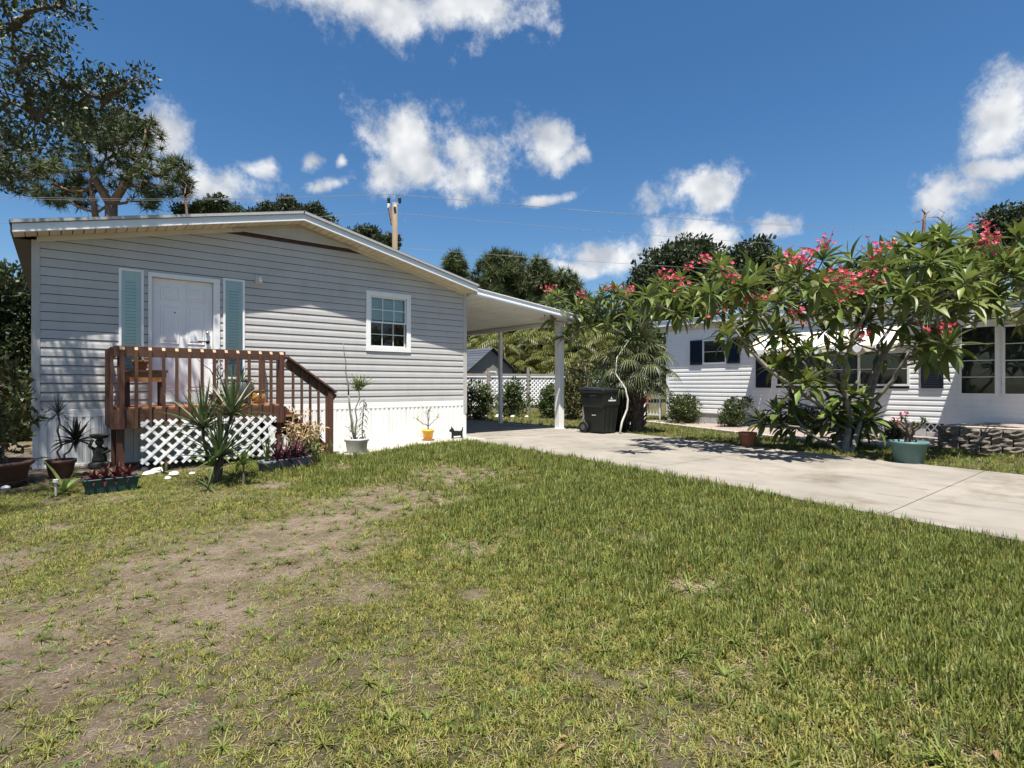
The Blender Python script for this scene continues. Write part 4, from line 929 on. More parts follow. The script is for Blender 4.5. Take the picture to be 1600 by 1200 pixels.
# statue
c = Vector((.47, 10.28, 0)); st = thing('garden_statue', c, 'small dark stone statue of a figure carrying a bowl by the skirting', 'statue')
MB().lathe([(.13, 0), (.14, .02), (.14, .07), (.11, .09)], c, 14).build('base', 'statue', st)
m = MB(); m.lathe([(.085, .085), (.095, .12), (.075, .20), (.085, .25), (.07, .29), (.035, .315), (.03, .33), (.05, .35), (.055, .385), (.045, .42), (.02, .435)], c, 14)
m.tube([c + Vector((-.07, -.02, .285)), c + Vector((-.12, -.05, .33)), c + Vector((-.085, -.03, .43))], [.028, .024, .02], 7); m.tube([c + Vector((.07, -.02, .285)), c + Vector((.12, -.05, .25)), c + Vector((.04, -.09, .22))], [.028, .024, .02], 7); m.build('figure', 'statue', st, True)
MB().lathe([(.03, .425), (.10, .445), (.125, .49), (.12, .50), (.09, .48), (.02, .47)], c, 14).build('bowl', 'statue', st, True)
# broad green plant standing in the ground
def ground_plant(c, label, n, ln, w, m, hi=1.2, droop=1.2, name='strap_leaf_plant', stem=0, cat='plant', group=None):
    o = thing(name, c, label, cat, group); mb = MB(); rosette(mb, Vector(c) + Vector((0, 0, .01 + stem)), n, ln, w, .15, hi, droop, seg=5); mb.build('leaves', m, o)
    if stem: MB().tube([c, Vector(c) + Vector((.01, 0, stem * .5)), Vector(c) + Vector((0, 0, stem + .03))], [.018, .014, .012], 7).build('stem', 'bark_oak', o)
    return o
ground_plant(G(100, 772), 'light green strap-leaved plant growing in the dirt beside the green trough', 9, .46, .055, 'leaf_light', 1.25, 1.4)
ground_plant(G(380, 757), 'young light green plant with broad arching leaves in front of the lattice', 7, .34, .07, 'leaf_light', 1.15, 1.3, stem=.22)
ground_plant(G(256, 742), 'small tuft of green leaves below the lattice corner', 9, .24, .03, 'leaf_yucca', 1.2, 1.2)
ground_plant(G(325, 768), 'low grassy tuft at the foot of the tall yucca', 16, .30, .02, 'leaf_yucca', 1.3, 1.4)
# solar stake lamp: small pale peg
c = G(87, 776); o = thing('garden_peg', c, 'short pale wooden peg with flat cap in the dirt', 'stake'); MB().tube([c, c + Vector((0, 0, .16))], .011, 7).build('shaft', 'stem_pale', o); MB().tube([c + Vector((0, 0, .155)), c + Vector((.0, 0, .185))], .028, 9).build('cap', 'stem_pale', o)
# troughs
def trough(c, Ld, W, H, rot, label, m, lm, n, leafL):
    o = thing('planter_trough', (0, 0, 0), label, 'planter'); b = MB()
    r = lambda a, d, z: [(-a, -d, z), (a, -d, z), (a, d, z), (-a, d, z)]
    lv = [r(Ld / 2 * .9, W / 2 * .8, 0), r(Ld / 2, W / 2, H * .9), r(Ld / 2 + .012, W / 2 + .012, H * .9), r(Ld / 2 + .012, W / 2 + .012, H), r(Ld / 2 - .01, W / 2 - .01, H), r(Ld / 2 - .012, W / 2 - .012, H - .03)]
    vs = [p for q in lv for p in q]; b.add(vs, [(0, 3, 2, 1)] + [(i * 4 + j, i * 4 + (j + 1) % 4, i * 4 + 4 + (j + 1) % 4, i * 4 + 4 + j) for i in range(5) for j in range(4)]).build('trough', m, o, bevel=.005)
    MB().lim(-Ld / 2 + .013, Ld / 2 - .013, -W / 2 + .013, W / 2 - .013, H - .05, H - .025).build('soil', 'soil', o)
    for i in range(n):
        mb = MB(); rosette(mb, Vector((-Ld * .42 + Ld * .84 * (i + .5) / n, random.uniform(-.03, .03), H - .03)), 18, leafL * random.uniform(.85, 1.1), .042, .15, 1.35, .8); mb.build('rosette_leaves', lm if i % 3 != 1 else lm, o)
    o.location = c; o.rotation_euler.z = rot; return o
trough(G(175, 770) + Vector((0, .12, 0)), .52, .19, .16, rad(6), 'dark green trough of red-leaved bromeliads on the dirt', 'trough_green', 'leaf_red', 4, .21)
trough(Vector((2.62, 8.35, 0)), .62, .22, .17, rad(16), 'grey trough of purple spiky plants at the foot of the stairs', 'trough_grey', 'leaf_purple', 4, .36)
c = Vector((2.28, 8.22, 0)); o = potted('snake_plant', c, 'small grey pot with upright pale striped leaves beside the lattice', 'plant', 'trough_grey', .10, .125, .17)
mb = MB(); rosette(mb, c + Vector((0, 0, .15)), 8, .42, .03, .05, .45, .25); mb.build('leaves', 'leaf_light', o)
# dried stalks by the stairs
c = Vector((2.95, 8.75, 0)); o = thing('dried_plant', c, 'dried straw-coloured flower stalks beside the porch stairs', 'plant'); mb = MB(); tips = []
for i in range(26):
    e = c + Vector((random.gauss(0, .17), random.gauss(0, .12), random.uniform(.45, .85))); pts = limb(mb, c + Vector((random.gauss(0, .07), random.gauss(0, .06), 0)), e, .006, .003, 0, .1, 4, 4); tips += [e, pts[3], pts[2]]
mb.build('stalks', 'leaf_dry', o); V, Fq = leaves(tips, 7, .06, .07, .022, -.2); np_obj('dry_leaves', V, Fq, 'leaf_dry', o)
V, Fq = leaves([c + Vector((random.gauss(0, .2), random.gauss(-.08, .06), random.uniform(.12, .32))) for i in range(26)], 8, .08, .10, .03, .3); np_obj('green_leaves', V, Fq, 'leaf_light', o)
# tall yucca with three heads
c = G(343, 757); o = thing('yucca_plant', c, 'tall green yucca with three spiky leaf heads in front of the white lattice', 'plant')
heads = [ZP(317, 670, 7.0), ZP(362, 650, 7.2), ZP(343, 716, 6.95)]; mb = MB()
for h_ in heads: limb(mb, c + Vector((random.uniform(-.03, .03), 0, 0)), h_, .028, .02, 0, .05, 8)
mb.build('stems', 'bark_palm', o, True)
for h_, n_ in zip(heads, (46, 50, 50)):
    mb = MB(); rosette(mb, h_, n_ + 6, .66, .036, .05, 1.5, .30, seg=3, fold=.3, taper=(.7, 1, .8, .45, .03)); mb.build('leaf_head', 'leaf_yucca', o)
mb = MB(); rosette(mb, heads[2] + Vector((-.10, -.03, -.10)), 5, .34, .085, .2, .9, .5); mb.build('pale_leaves', 'leaf_light', o)
# white rocks and dirt stones below the lattice
for px, py, r, lab in ((246, 741, .10, 'largest rough white rock in the dirt below the lattice'), (272, 744, .07, 'white rock next to the largest rock below the lattice'), (231, 744, .075, 'white rock beside the red bromeliad trough'), (262, 750, .05, 'small white rock at the grass edge in front of the lattice'), (226, 735, .05, 'small white rock tucked behind the red bromeliad trough'), (300, 742, .04, 'smallest white rock near the tall yucca'), (8, 765, .05, 'white rock beside the big terracotta tub')):
    c = G(px, py); ph = random.uniform(0, 6); mb = MB(); mb.lathe([(r * .8, -.01), (r, r * .3), (r * .8, r * .62), (r * .35, r * .8)], (0, 0, 0), 9)
    mb.v = [(v[0] * random.uniform(.85, 1.15), v[1] * random.uniform(.75, 1.05), v[2] * random.uniform(.85, 1.1)) for v in mb.v]; ro = link('white_rock', mb.mesh('white_rock', 'rock_white'), None, c, (0, 0, ph)); tag(ro, lab, 'rock', 'white rocks by the porch')
# pale tub with two spindly plants
c = Vector((4.10, 9.35, 0)); o = potted('potted_pencil_plant', c, 'pale concrete tub holding tall spindly green plants in front of the siding', 'plant', 'pot_pale', .165, .20, .285)
mb = MB(); t1 = limb(mb, c + Vector((-.04, 0, .26)), c + Vector((-.13, .05, 1.05)), .022, .016, 0, .03, 8); t2 = limb(mb, c + Vector((-.13, .05, 1.05)), c + Vector((-.22, .06, 2.02)), .014, .005, 0, .04, 6); t3 = limb(mb, c + Vector((-.02, .02, .26)), c + Vector((.06, .05, 1.16)), .015, .009, 0, .05, 6)
mb.build('trunk', 'bark_frang', o, True)
mb = MB(); base_pts = [c + Vector((.06, .05, 1.12)), c + Vector((.01, .05, 1.18)), c + Vector((.12, .04, 1.2))]
for b_ in base_pts:
    for i in range(38):
        d = Vector((random.gauss(0, .5), random.gauss(0, .4), random.uniform(.2, 1))).normalized(); e = b_ + d * random.uniform(.10, .30); mb.tube([b_, (b_ + e) / 2 + Vector((0, 0, .01)), e], [.0045, .004, .003], 4)
for i in range(30):
    b_ = c + Vector((random.gauss(-.06, .04), random.gauss(0, .03), random.uniform(.3, .55))); d = Vector((random.gauss(0, .8), random.gauss(0, .5), random.uniform(-.1, 1))).normalized(); mb.tube([b_, b_ + d * random.uniform(.06, .2)], [.004, .003], 4)
mb.build('green_stems', 'leaf_light', o)
mb = MB(); b0 = c + Vector((.11, 0, .26)); limb(mb, b0, b0 + Vector((.04, .02, .72)), .011, .006, 0, .04, 6); mb.build('side_stem', 'leaf_yucca', o)
mb = MB()
for i in range(18):
    zz = .05 + .68 * i / 18; a_ = i * 2.4; ribbon(mb, b0 + Vector((.04 * zz / .7, .02, zz)), (math.cos(a_), math.sin(a_) * .8, .4), (0, 0, 1), .16, .034, 2.6, 4)
mb.build('side_leaves', 'leaf_bush', o)
# yellow pot with a frangipani cutting, black dog ornament
c = Vector((6.12, 10.42, .03)); c.x = 6.2; o = potted('yellow_pot', c, 'glazed yellow pot on a saucer with a bare frangipani cutting by the skirting', 'plant', 'pot_yellow', .085, .125, .235)
MB().lathe([(.12, 0), (.145, .022), (.135, .024), (.11, .012)], c, 20).build('saucer', 'terracotta', o, True)
mb = MB(); s0 = c + Vector((0, 0, .2)); b1 = s0 + Vector((.0, 0, .10))
limb(mb, s0, b1, .014, .012, 0, .02, 7); E_ = [b1 + Vector((-.26, .02, .16)), b1 + Vector((.02, 0, .32)), b1 + Vector((.24, .0, .18)), b1 + Vector((-.05, -.05, .26))]
for e in E_: limb(mb, b1, e, .010, .008, 0, .05, 6)
mb.build('stems', 'bark_frang', o, True); mb = MB()
for e, n_ in zip(E_, (3, 7, 3, 4)): rosette(mb, e, n_, .11, .035, .2, 1.3, .8)
mb.build('leaves', 'leaf_light', o)
c = Vector((6.98, 10.45, .028)); dog = thing('dog_ornament', c, 'flat black iron terrier silhouette standing against the skirting', 'ornament')
D = [(-.155, 0), (-.155, .05), (-.150, .11), (-.165, .135), (-.20, .145), (-.215, .165), (-.20, .195), (-.165, .215), (-.165, .27), (-.145, .24), (-.125, .225), (-.10, .19), (-.085, .165), (.09, .15), (.125, .175), (.145, .24), (.155, .235), (.15, .165), (.14, .12), (.145, .05), (.145, 0), (.10, 0), (.095, .045), (.06, .04), (-.06, .04), (-.10, .045), (-.105, 0)]
MB().prism_y([(c.x + p[0], c.z + p[1] + .004) for p in D], c.y - .008, c.y + .008).build('silhouette', 'black_iron', dog)
MB().lim(c.x - .16, c.x + .16, c.y - .05, c.y + .05, c.z, c.z + .006).build('base', 'black_iron', dog)
# things on the porch
o = thing('wooden_stand', (.9, 9.85, DK), 'small brown wooden plant stand on the porch', 'table')
MB().lim(.72, 1.26, 9.62, 9.95, DK + .50, DK + .535).build('top', 'wood_x', o); MB().lim(.74, 1.24, 9.64, 9.67, DK + .36, DK + .498).build('apron', 'deckboard', o)
for x, y in ((.76, 9.66), (1.20, 9.66), (.76, 9.91), (1.20, 9.91)): MB().lim(x - .035, x + .035, y - .035 + .037, y + .035 + .037, DK, DK + .498).build('leg', 'wood_v', o)
c = Vector((.93, 9.80, DK + .535)); o = potted('potted_succulent', c, 'terracotta pot with pale green leaves on the wooden stand', 'plant', 'terracotta', .075, .10, .15)
mb = MB(); rosette(mb, c + Vector((0, 0, .13)), 16, .17, .028, .1, 1.4, 1.2); mb.build('leaves', 'leaf_light', o)
c = Vector((1.95, 9.85, DK)); o = potted('potted_cutting', c, 'dark pot with a bare branching cutting on the porch deck', 'plant', 'black_iron', .08, .10, .17)
mb = MB(); s0 = c + Vector((0, 0, .14)); s1 = s0 + Vector((.02, 0, .25)); limb(mb, s0, s1, .012, .01)
for d in ((.18, 0, .32), (-.20, 0, .24), (.05, .05, .42), (-.03, -.05, .18)): e = s1 + Vector(d); limb(mb, s1, e, .009, .006, 0, .12); limb(mb, e, e + Vector((random.uniform(-.1, .1), 0, .1)), .006, .004)
mb.build('stems', 'bark_palm', o); mb = MB(); rosette(mb, s1 + Vector((-.02, -.03, .27)), 5, .10, .05, .3, 1.3, .6); mb.build('leaves', 'leaf_light', o)
c = Vector((2.40, 10.15, DK)); o = thing('patio_urn', c, 'dark grey-green round urn on the porch beside the siding', 'urn'); MB().lathe([(.10, 0), (.13, .02), (.19, .14), (.20, .26), (.16, .36), (.14, .38), (.17, .41), (.155, .41), (.12, .37)], c, 20).build('body', 'urn_dark', o, True)
MB().lathe([(.15, .375), (.05, .39), (.01, .392)], c, 14).build('soil', 'soil', o); mb = MB(); rosette(mb, c + Vector((0, 0, .38)), 14, .30, .03, .1, 1.3, 1.1); mb.build('leaves', 'leaf_dark', o)
c = Vector((2.62, 9.95, DK)); o = thing('amber_jar', c, 'amber glazed jar with a dark lid on the porch deck', 'jar'); MB().lathe([(.06, 0), (.10, .03), (.115, .10), (.09, .17), (.06, .19)], c, 18).build('body', 'jar_amber', o, True); MB().lathe([(.075, .192), (.085, .20), (.08, .225), (.02, .24)], c, 16).build('lid', 'bark_palm', o, True)

# ================================================================== shrubs and pots by the white home
def bush(c, r, h, label, m='leaf_bush', n=260, lf=(.085, .038), name='shrub', group=None, cat='shrub', flowers=0):
    o = thing(name, c, label, cat, group); mb = MB(); c = Vector(c)
    bl = [((c.x, c.y, h * .5), (r, r, h * .5)), ((c.x + r * .2, c.y, h * .72), (r * .6, r * .6, h * .32)), ((c.x - r * .25, c.y - r * .1, h * .35), (r * .8, r * .8, h * .35))]
    bl += [((c.x + random.uniform(-.9, .9) * r, c.y + random.uniform(-.9, .9) * r, h * random.uniform(.3, .95)), (r * random.uniform(.25, .45),) * 2 + (h * random.uniform(.14, .3),)) for q_ in range(6)]
    P_ = blob_points(bl, n); P_[:, 2] = np.maximum(P_[:, 2], .06)
    for p in P_[::max(1, n // 26)]: limb(mb, c + Vector((random.gauss(0, r * .15), random.gauss(0, r * .15), 0)), p, .012, .004, 0, .08, 5, 4)
    mb.build('stems', 'bark_oak', o); V, Fq = leaves(P_, 11, .085 + r * .05, lf[0], lf[1], .45); np_obj('foliage', V, Fq, m, o)
    if flowers: V, Fq = leaves(P_[:flowers], 5, .05, .05, .035, .3); np_obj('flowers', V, Fq, 'flower_orange', o)
    return o
bush(G(1068, 662), .52, .92, 'rounded glossy green shrub growing beside the garden gate', n=330)
bush(G(1145, 668), .36, .80, 'smaller green shrub below the shuttered window of the white home', n=200)
bush(G(1258, 672), .35, .55, 'dark low shrub behind the big frangipani', 'leaf_dark', 150)
bush(G(1398, 688), .28, .36, 'low shrub with orange flowers beside the green pot', 'leaf_bush', 110, (.06, .03), flowers=26)
# terracotta pot under the frangipani, green tub on the grass edge
c = G(1168, 700); o = potted('terracotta_pot', c, 'empty terracotta pot on the grass strip under the frangipani', 'pot', 'terracotta', .105, .165, .30)
c = G(1420, 726); o = potted('green_tub', c, 'green tub with a stubby branching desert rose at the driveway edge', 'plant', 'pot_green', .18, .245, .36)
mb = MB(); s0 = c + Vector((0, 0, .30)); tips = []
limb(mb, s0, s0 + Vector((.02, 0, .16)), .07, .045, 0, .03, 9)
for i in range(8):
    a_ = i * .8; e = s0 + Vector((.02 + .24 * math.cos(a_), .2 * math.sin(a_), random.uniform(.28, .46))); limb(mb, s0 + Vector((.02, 0, .14)), e, .028, .012, 0, .1, 7); tips.append(e)
mb.build('stems', 'bark_palm', o, True); mb = MB()
for e in tips: rosette(mb, e, 8, .085, .03, .3, 1.5, .5)
mb.build('leaves', 'leaf_bush', o); V, Fq = leaves([tips[1] + Vector((0, 0, .05)), tips[3] + Vector((0, 0, .06)), tips[4] + Vector((0, 0, .1))], 10, .05, .05, .03, .4); np_obj('flowers', V, Fq, 'petal', o)
c = XP(1006, 650, 14.6); c = Vector((14.55, 12.0, .014)); c = G(1006, 651); o = potted('terracotta_jar', (c.x, c.y, .014), 'tall terracotta jar with orange flowers beside the white trellis', 'plant', 'terracotta', .15, .20, .50)
V, Fq = leaves(blob_points([((c.x, c.y, .66), (.2, .2, .2))], 40), 8, .07, .07, .045, .4); np_obj('flowers', V, Fq, 'flower_orange', o)

# ================================================================== frangipani trees
def leaf_mesh(name, ln, w, droop, curl):
    mb = MB(); ribbon(mb, (0, 0, 0), (1, 0, .12), (0, 0, 1), ln, w, droop, 6, .16, (.12, .55, .92, 1., .80, .42, .02)); return mb
LMB = [leaf_mesh('frangipani_leaf', .49, .122, d, 0) for d in (.35, .8, 1.3)]
LME = [m.mesh('leaf', 'leaf_frang', True) for m in LMB]
for me in LME:
    pass
def frangipani(name, base, label, terms, limbs, nleaf, r_trunk, parts_max, flowers, lscale=1.0, ylim=None):
    """terms: tip positions; limbs: list of point lists with radii; tips join the nearest limb node"""
    o = thing(name, base, label, 'tree'); mb = MB(); nodes = []
    for pts, r0, r1 in limbs:
        sm = [Vector(p) for p in pts]; fine = []
        for a_, b_ in zip(sm[:-1], sm[1:]):
            for i in range(4): fine.append(a_.lerp(b_, i / 4) + Vector((random.gauss(0, .018), random.gauss(0, .018), random.gauss(0, .018))) * (1 if fine else 0))
        fine.append(sm[-1]); rs_ = [(r0 + (r1 - r0) * i / (len(fine) - 1)) * .68 for i in range(len(fine))]; mb.tube(fine, rs_, 8); nodes += [(p, r) for p, r in zip(fine, rs_)][3:]
    P_ = []
    for t_ in sorted(terms, key=lambda q: min((Vector(q) - n_[0]).length for n_ in nodes)):
        t_ = Vector(t_)
        best = min(nodes, key=lambda n_: (t_ - n_[0]).length + max(0, n_[0].z - t_.z + .1) * 1.6); a_ = best[0]; d = t_ - a_; Ln = d.length
        mid = a_ + d * .5 + Vector((0, 0, -.10 * Ln)) + Vector((d.x, d.y, 0)) * .10; fine = []
        for i in range(6):
            u = i / 5; fine.append(a_ * (1 - u) ** 2 + mid * 2 * u * (1 - u) + t_ * u * u)
        r = min(best[1] * .8, .021); rs_ = [r + (.0135 - r) * i / 5 for i in range(6)]; mb.tube(fine, rs_, 7); nodes += [(p, q) for p, q in zip(fine, rs_)][2:5]
        ax = (fine[-1] - fine[-3]).normalized(); ax = (ax + Vector((0, 0, .5))).normalized(); P_.append((t_, ax))
    mb.build('branches', 'bark_frang', o, True)
    # leaves
    allL = []
    for t_, ax in P_:
        q = Vector((0, 0, 1)).rotation_difference(ax); n_ = int(nleaf * random.uniform(.75, 1.25)); ls = lscale * random.uniform(.8, 1.12)
        for i in range(n_):
            u = (i + .5) / n_; a_ = i * 2.39996 + random.uniform(-.3, .3); th = .35 + 1.40 * u + random.uniform(-.15, .15)
            d = q @ Vector((math.sin(th) * math.cos(a_), math.sin(th) * math.sin(a_), math.cos(th)))
            pos = t_ - ax * .10 * u + d * .012
            X = d.normalized(); Zv = Vector((0, 0, 1)) if abs(X.z) < .93 else (q @ Vector((-math.cos(a_), -math.sin(a_), 0)))
            Y = Zv.cross(X).normalized(); Zv = X.cross(Y)
            if random.random() < .5: pass
            rot = Matrix((X, Y, Zv)).transposed().to_quaternion() @ Quaternion((1, 0, 0), random.gauss(0, .25))
            k = 0 if th < .8 else (1 if th < 1.35 else 2)
            allL.append((pos, rot, ls * random.uniform(.7, 1.1) * (.62 + .38 * min(1, u * 2.5)), k))
    dist = sorted(range(len(allL)), key=lambda i: (allL[i][0] - Vector((0, 0, CAMH))).length)
    ind = set(dist[:parts_max]); V = []; Fs = []; wl = wloc(o)
    for i, (pos, rot, s, k) in enumerate(allL):
        if i in ind:
            lo = link('leaf', LME[k], o, pos - wl, rot); lo.scale = (s, s, s)
        else:
            n0 = len(V)
            for v in LMB[k].v: V.append(tuple(pos + rot @ (Vector(v) * s)))
            Fs += [tuple(j + n0 for j in f_) for f_ in LMB[k].f]
    if V: lm = np_obj('leaf_mass', V, Fs, 'leaf_frang_mass', o, True); tag(lm, kind='stuff')
    # flowers
    for fi in flowers:
        if isinstance(fi, int): t_, ax = P_[fi % len(P_)]; c0 = t_ + ax * .16
        else:
            fi = Vector(fi); cam0 = Vector((0, 0, CAMH)); u0 = (fi - cam0).normalized()     # the nearest tip that lies in that direction
            cand = [p for p in P_ if (p[0] - cam0).normalized().angle(u0) < .045] or [min(P_, key=lambda p: (p[0] - cam0).normalized().angle(u0))]
            t_, ax = min(cand, key=lambda p: (p[0] - cam0).length); c0 = cam0 + u0 * ((t_ - cam0).length - .12)
        mb = MB(); V = []; Fs = []
        st = MB(); 
        for i in range(random.randint(9, 15)):
            p = c0 + Vector((random.gauss(0, .085), random.gauss(0, .085), random.gauss(0, .065))); ax_ = (Vector((random.gauss(0, .5), random.gauss(0, .5), .6)) + (Vector((0, 0, CAMH)) - p).normalized() * .5).normalized(); q = Vector((0, 0, 1)).rotation_difference(ax_)
            for k in range(5):
                a_ = k * 1.2566 + i; u1 = Vector((math.cos(a_), math.sin(a_), .35)); v1 = Vector((-math.sin(a_), math.cos(a_), .1)); L_ = .044
                mb.add([p, p + q @ (u1 * L_ * .55 + v1 * L_ * .34), p + q @ (u1 * L_), p + q @ (u1 * L_ * .5 - v1 * L_ * .25)], [(0, 1, 2, 3)])
            st.tube([t_, (t_ + p) / 2 + Vector((0, 0, .02)), p], [.006, .004, .003], 4)
        fo = mb.build('flower_cluster', 'petal', o); fo['kind'] = 'stuff'; st.build('flower_stalk', 'leaf_rib', fo)
    return o
FZ = 10.6
FB = G(1322, 708)
def fp(px, py, dz=0.): return ZP(px, py, FZ + dz)
b0 = FB.copy()
limbs = [([b0, fp(1318, 668, .1), fp(1275, 630, -.2), fp(1215, 588, -.5), fp(1165, 545, -.7)], .085, .035),
         ([b0 + Vector((.05, .1, 0)), fp(1312, 660, .3), fp(1285, 600, .5), fp(1268, 540, .6), fp(1262, 480, .7)], .075, .03),
         ([b0 + Vector((-.06, 0, 0)), fp(1330, 660, -.2), fp(1318, 610, -.3), fp(1322, 560, -.4), fp(1345, 505, -.5), fp(1372, 455, -.6)], .09, .035),
         ([b0 + Vector((.1, -.05, 0)), fp(1345, 655, -.1), fp(1375, 620, -.3), fp(1402, 585, -.5), fp(1420, 555, -.7), fp(1452, 540, -.8)], .075, .028),
         ([b0 + Vector((.08, .05, 0)), fp(1350, 660, .2), fp(1378, 560, .3), fp(1405, 520, .2), fp(1450, 470, .0), fp(1510, 435, -.3), fp(1572, 432, -.5)], .085, .032),
         ([fp(1452, 540, -.8), fp(1505, 512, -1.0), fp(1560, 498, -1.2), fp(1640, 470, -1.4)], .034, .02),
         ([b0 + Vector((0, .12, 0)), fp(1345, 650, .6), fp(1375, 540, 1.0), fp(1420, 470, 1.3), fp(1450, 420, 1.4)], .07, .03),
         ([fp(1285, 600, .5), fp(1230, 540, .9), fp(1180, 480, 1.1), fp(1130, 450, 1.2)], .04, .024),
         ([fp(1215, 588, -.5), fp(1160, 530, -.2), fp(1110, 480, .1), fp(1075, 455, .3)], .036, .022),
         ([b0 + Vector((-.1, .0, .0)), fp(1290, 690, -.3), fp(1255, 672, -.6), fp(1225, 662, -.8)], .05, .022)]
T = [(1042, 452), (1030, 432), (1062, 425, .6), (1078, 458), (1102, 428, .5), (1142, 455), (1128, 500), (1125, 398, .9), (1184, 418), (1221, 428), (1188, 478), (1225, 508), (1287, 392), (1330, 394), (1240, 394, .9), (1259, 443), (1311, 470), (1338, 446), (1394, 405), (1375, 458), (1360, 488), (1424, 371), (1506, 376), (1469, 405), (1442, 428), (1437, 522), (1470, 512), (1585, 413), (1578, 394), (1548, 435), (1525, 454), (1469, 454), (1499, 436), (1210, 632), (1240, 628), (1188, 645), (1225, 653), (1312, 602), (1330, 610), (1285, 572), (1263, 592), (1352, 608), (1322, 632), (1296, 632), (1345, 650), (1262, 540), (1210, 534), (1620, 400), (1640, 440), (1610, 470), (1560, 470), (1400, 440), (1410, 490), (1160, 440, 1.), (1205, 455, 1.), (1280, 450, 1.2), (1350, 420, 1.1), (1300, 420, .8), (1455, 395, 1.), (1540, 400, .6), (1385, 385, .8), (1250, 470, -.6), (1330, 520, .5), (1380, 540, .6), (1290, 505, .8), (1170, 505, .6), (1100, 468, .9), (1430, 462, .9), (1490, 470, .7), (1275, 650, .4), (1310, 662, .2), (1355, 640, .5), (1240, 655, -.2), (1500, 395, .9), (1445, 548, -.5), (1465, 540, -.9), (1590, 380, .3), (1415, 400, -.4), (1360, 395, .2), (1215, 395, .2)]
terms = []
for t_ in T:
    dz = t_[2] if len(t_) > 2 else random.uniform(-.9, .5)
    if 540 < t_[1] and t_[0] > 1180: dz = random.uniform(-.5, .2) if len(t_) < 3 else t_[2] * .5
    terms.append(ZP(t_[0] + random.uniform(-4, 4), t_[1] + 12, FZ + dz))
    if t_[1] < 520:
        for q_ in range(1 if random.random() < .85 else 0): terms.append(ZP(t_[0] + random.uniform(-26, 26), t_[1] + random.uniform(14, 44), FZ + random.uniform(-1.9, 1.2)))
for q_ in range(5): terms.append(ZP(random.uniform(1200, 1400), random.uniform(520, 640), FZ + random.uniform(-.7, .7)))
for q_ in range(16): terms.append(ZP(random.uniform(1190, 1560), random.uniform(400, 490), FZ + random.uniform(-2.4, -1.3)))
for q_ in range(6): terms.append(ZP(random.uniform(1280, 1360), random.uniform(640, 692), FZ + random.uniform(-.3, .5)))
for q_ in range(16): terms.append(ZP(random.uniform(1440, 1630), random.uniform(365, 470), FZ + random.uniform(-1.2, .6)))
flw = [ZP(px, py, FZ + dz) for px, py, dz in [(1037, 430, -.2), (1075, 415, .2), (1100, 408, .3), (1140, 430, 0), (1162, 472, -.4), (1112, 490, -.5), (1238, 405, .2), (1250, 410, .2), (1285, 376, -.2), (1290, 385, -.2), (1312, 430, 0), (1330, 433, .0), (1345, 428, .1), (1246, 490, -.6), (1372, 393, 0), (1380, 385, .1), (1530, 352, -.6), (1545, 370, -.6), (1550, 385, -.6), (1538, 378, -.5), (1455, 508, -.9), (1481, 515, -.9), (1300, 442, -.2), (1322, 455, -.3), (1185, 462, .1), (1265, 402, .0), (1345, 523, -.3), (1062, 440, -.3), (1360, 436, -.1), (1335, 445, -.3)]]
frangipani('frangipani_tree', FB, 'large spreading frangipani with many stems and deep pink flowers beside the driveway', terms, limbs, 19, .09, 300, flw)
# smaller frangipani by the carport post
FZ2 = 14.6; B2 = G(908, 675); fq = lambda px, py, dz=0: ZP(px, py, FZ2 + dz)
limbs2 = [([B2, fq(912, 640), fq(918, 590), fq(900, 540), fq(885, 505)], .045, .022), ([B2 + Vector((.05, .05, 0)), fq(930, 620), fq(948, 570, -.2), fq(965, 520, -.3)], .042, .022), ([B2 + Vector((.1, -.1, 0)), fq(935, 650), fq(960, 580, -.4), fq(990, 545, -.5)], .035, .02)]
T2 = [(862, 492), (872, 456), (905, 478), (930, 470), (955, 478), (925, 505), (950, 500), (975, 462), (960, 452), (1000, 470), (1020, 478), (985, 490), (905, 505), (1010, 500), (940, 455), (885, 520), (860, 470)]
t2 = [fq(px, py + 6, random.uniform(-.6, .6)) for px, py in T2]
fl2 = [fq(952, 452, -.5), fq(958, 448, -.5), fq(910, 462, -.4), fq(985, 455, -.3), fq(856, 450, -.2)]
frangipani('frangipani_tree', B2, 'slender young frangipani with thin stems between the carport post and the carts', t2, limbs2, 17, .05, 150, fl2, 1.05)
# pale crooked stem beside the carts
c = G(968, 681); o = thing('young_tree', c, 'thin pale crooked sapling stem leaning beside the rubbish carts', 'tree'); pts = [c, ZP(972, 660, 13.6), ZP(980, 640, 13.6), ZP(981, 625, 13.6), ZP(977, 608, 13.6), ZP(962, 585, 13.7), ZP(964, 560, 13.8), ZP(985, 530, 13.9)]
MB().tube(pts, [.026, .027, .024, .024, .021, .018, .015, .010], 8).build('stem', 'stem_pale', o, True); V, Fq = leaves([pts[-1], pts[-2], pts[-1] + Vector((.1, 0, .2))], 12, .2, .16, .05, .3); np_obj('foliage', V, Fq, 'leaf_bush', o)

# ================================================================== cabbage palm
def fan(mb, p, d, petiole, R, n=24):
    d = Vector(d).normalized(); p = Vector(p); e = p + d * petiole + Vector((0, 0, -.10 * petiole)); mb.tube([p, (p + e) / 2 + Vector((0, 0, .03)), e], [.018, .013, .009], 5)
    d2 = (e - p).normalized(); s = d2.cross(Vector((0, 0, 1))); s = s.normalized() if s.length > .05 else Vector((1, 0, 0)); u = s.cross(d2)
    for i in range(n):
        a = -1.9 + 3.8 * (i + .5) / n; dd = d2 * math.cos(a) + s * math.sin(a) + u * (.15 - .12 * math.cos(a)); ribbon(mb, e, dd, u, R * (.72 + .28 * math.cos(a * .6)) * random.uniform(.85, 1.08), .034, 1.4, 4, .2, (.5, 1, .8, .4, .03))
c = G(996, 676); o = thing('cabbage_palm', c, 'short cabbage palm with a rough booted trunk and drooping fans beside the carts', 'palm')
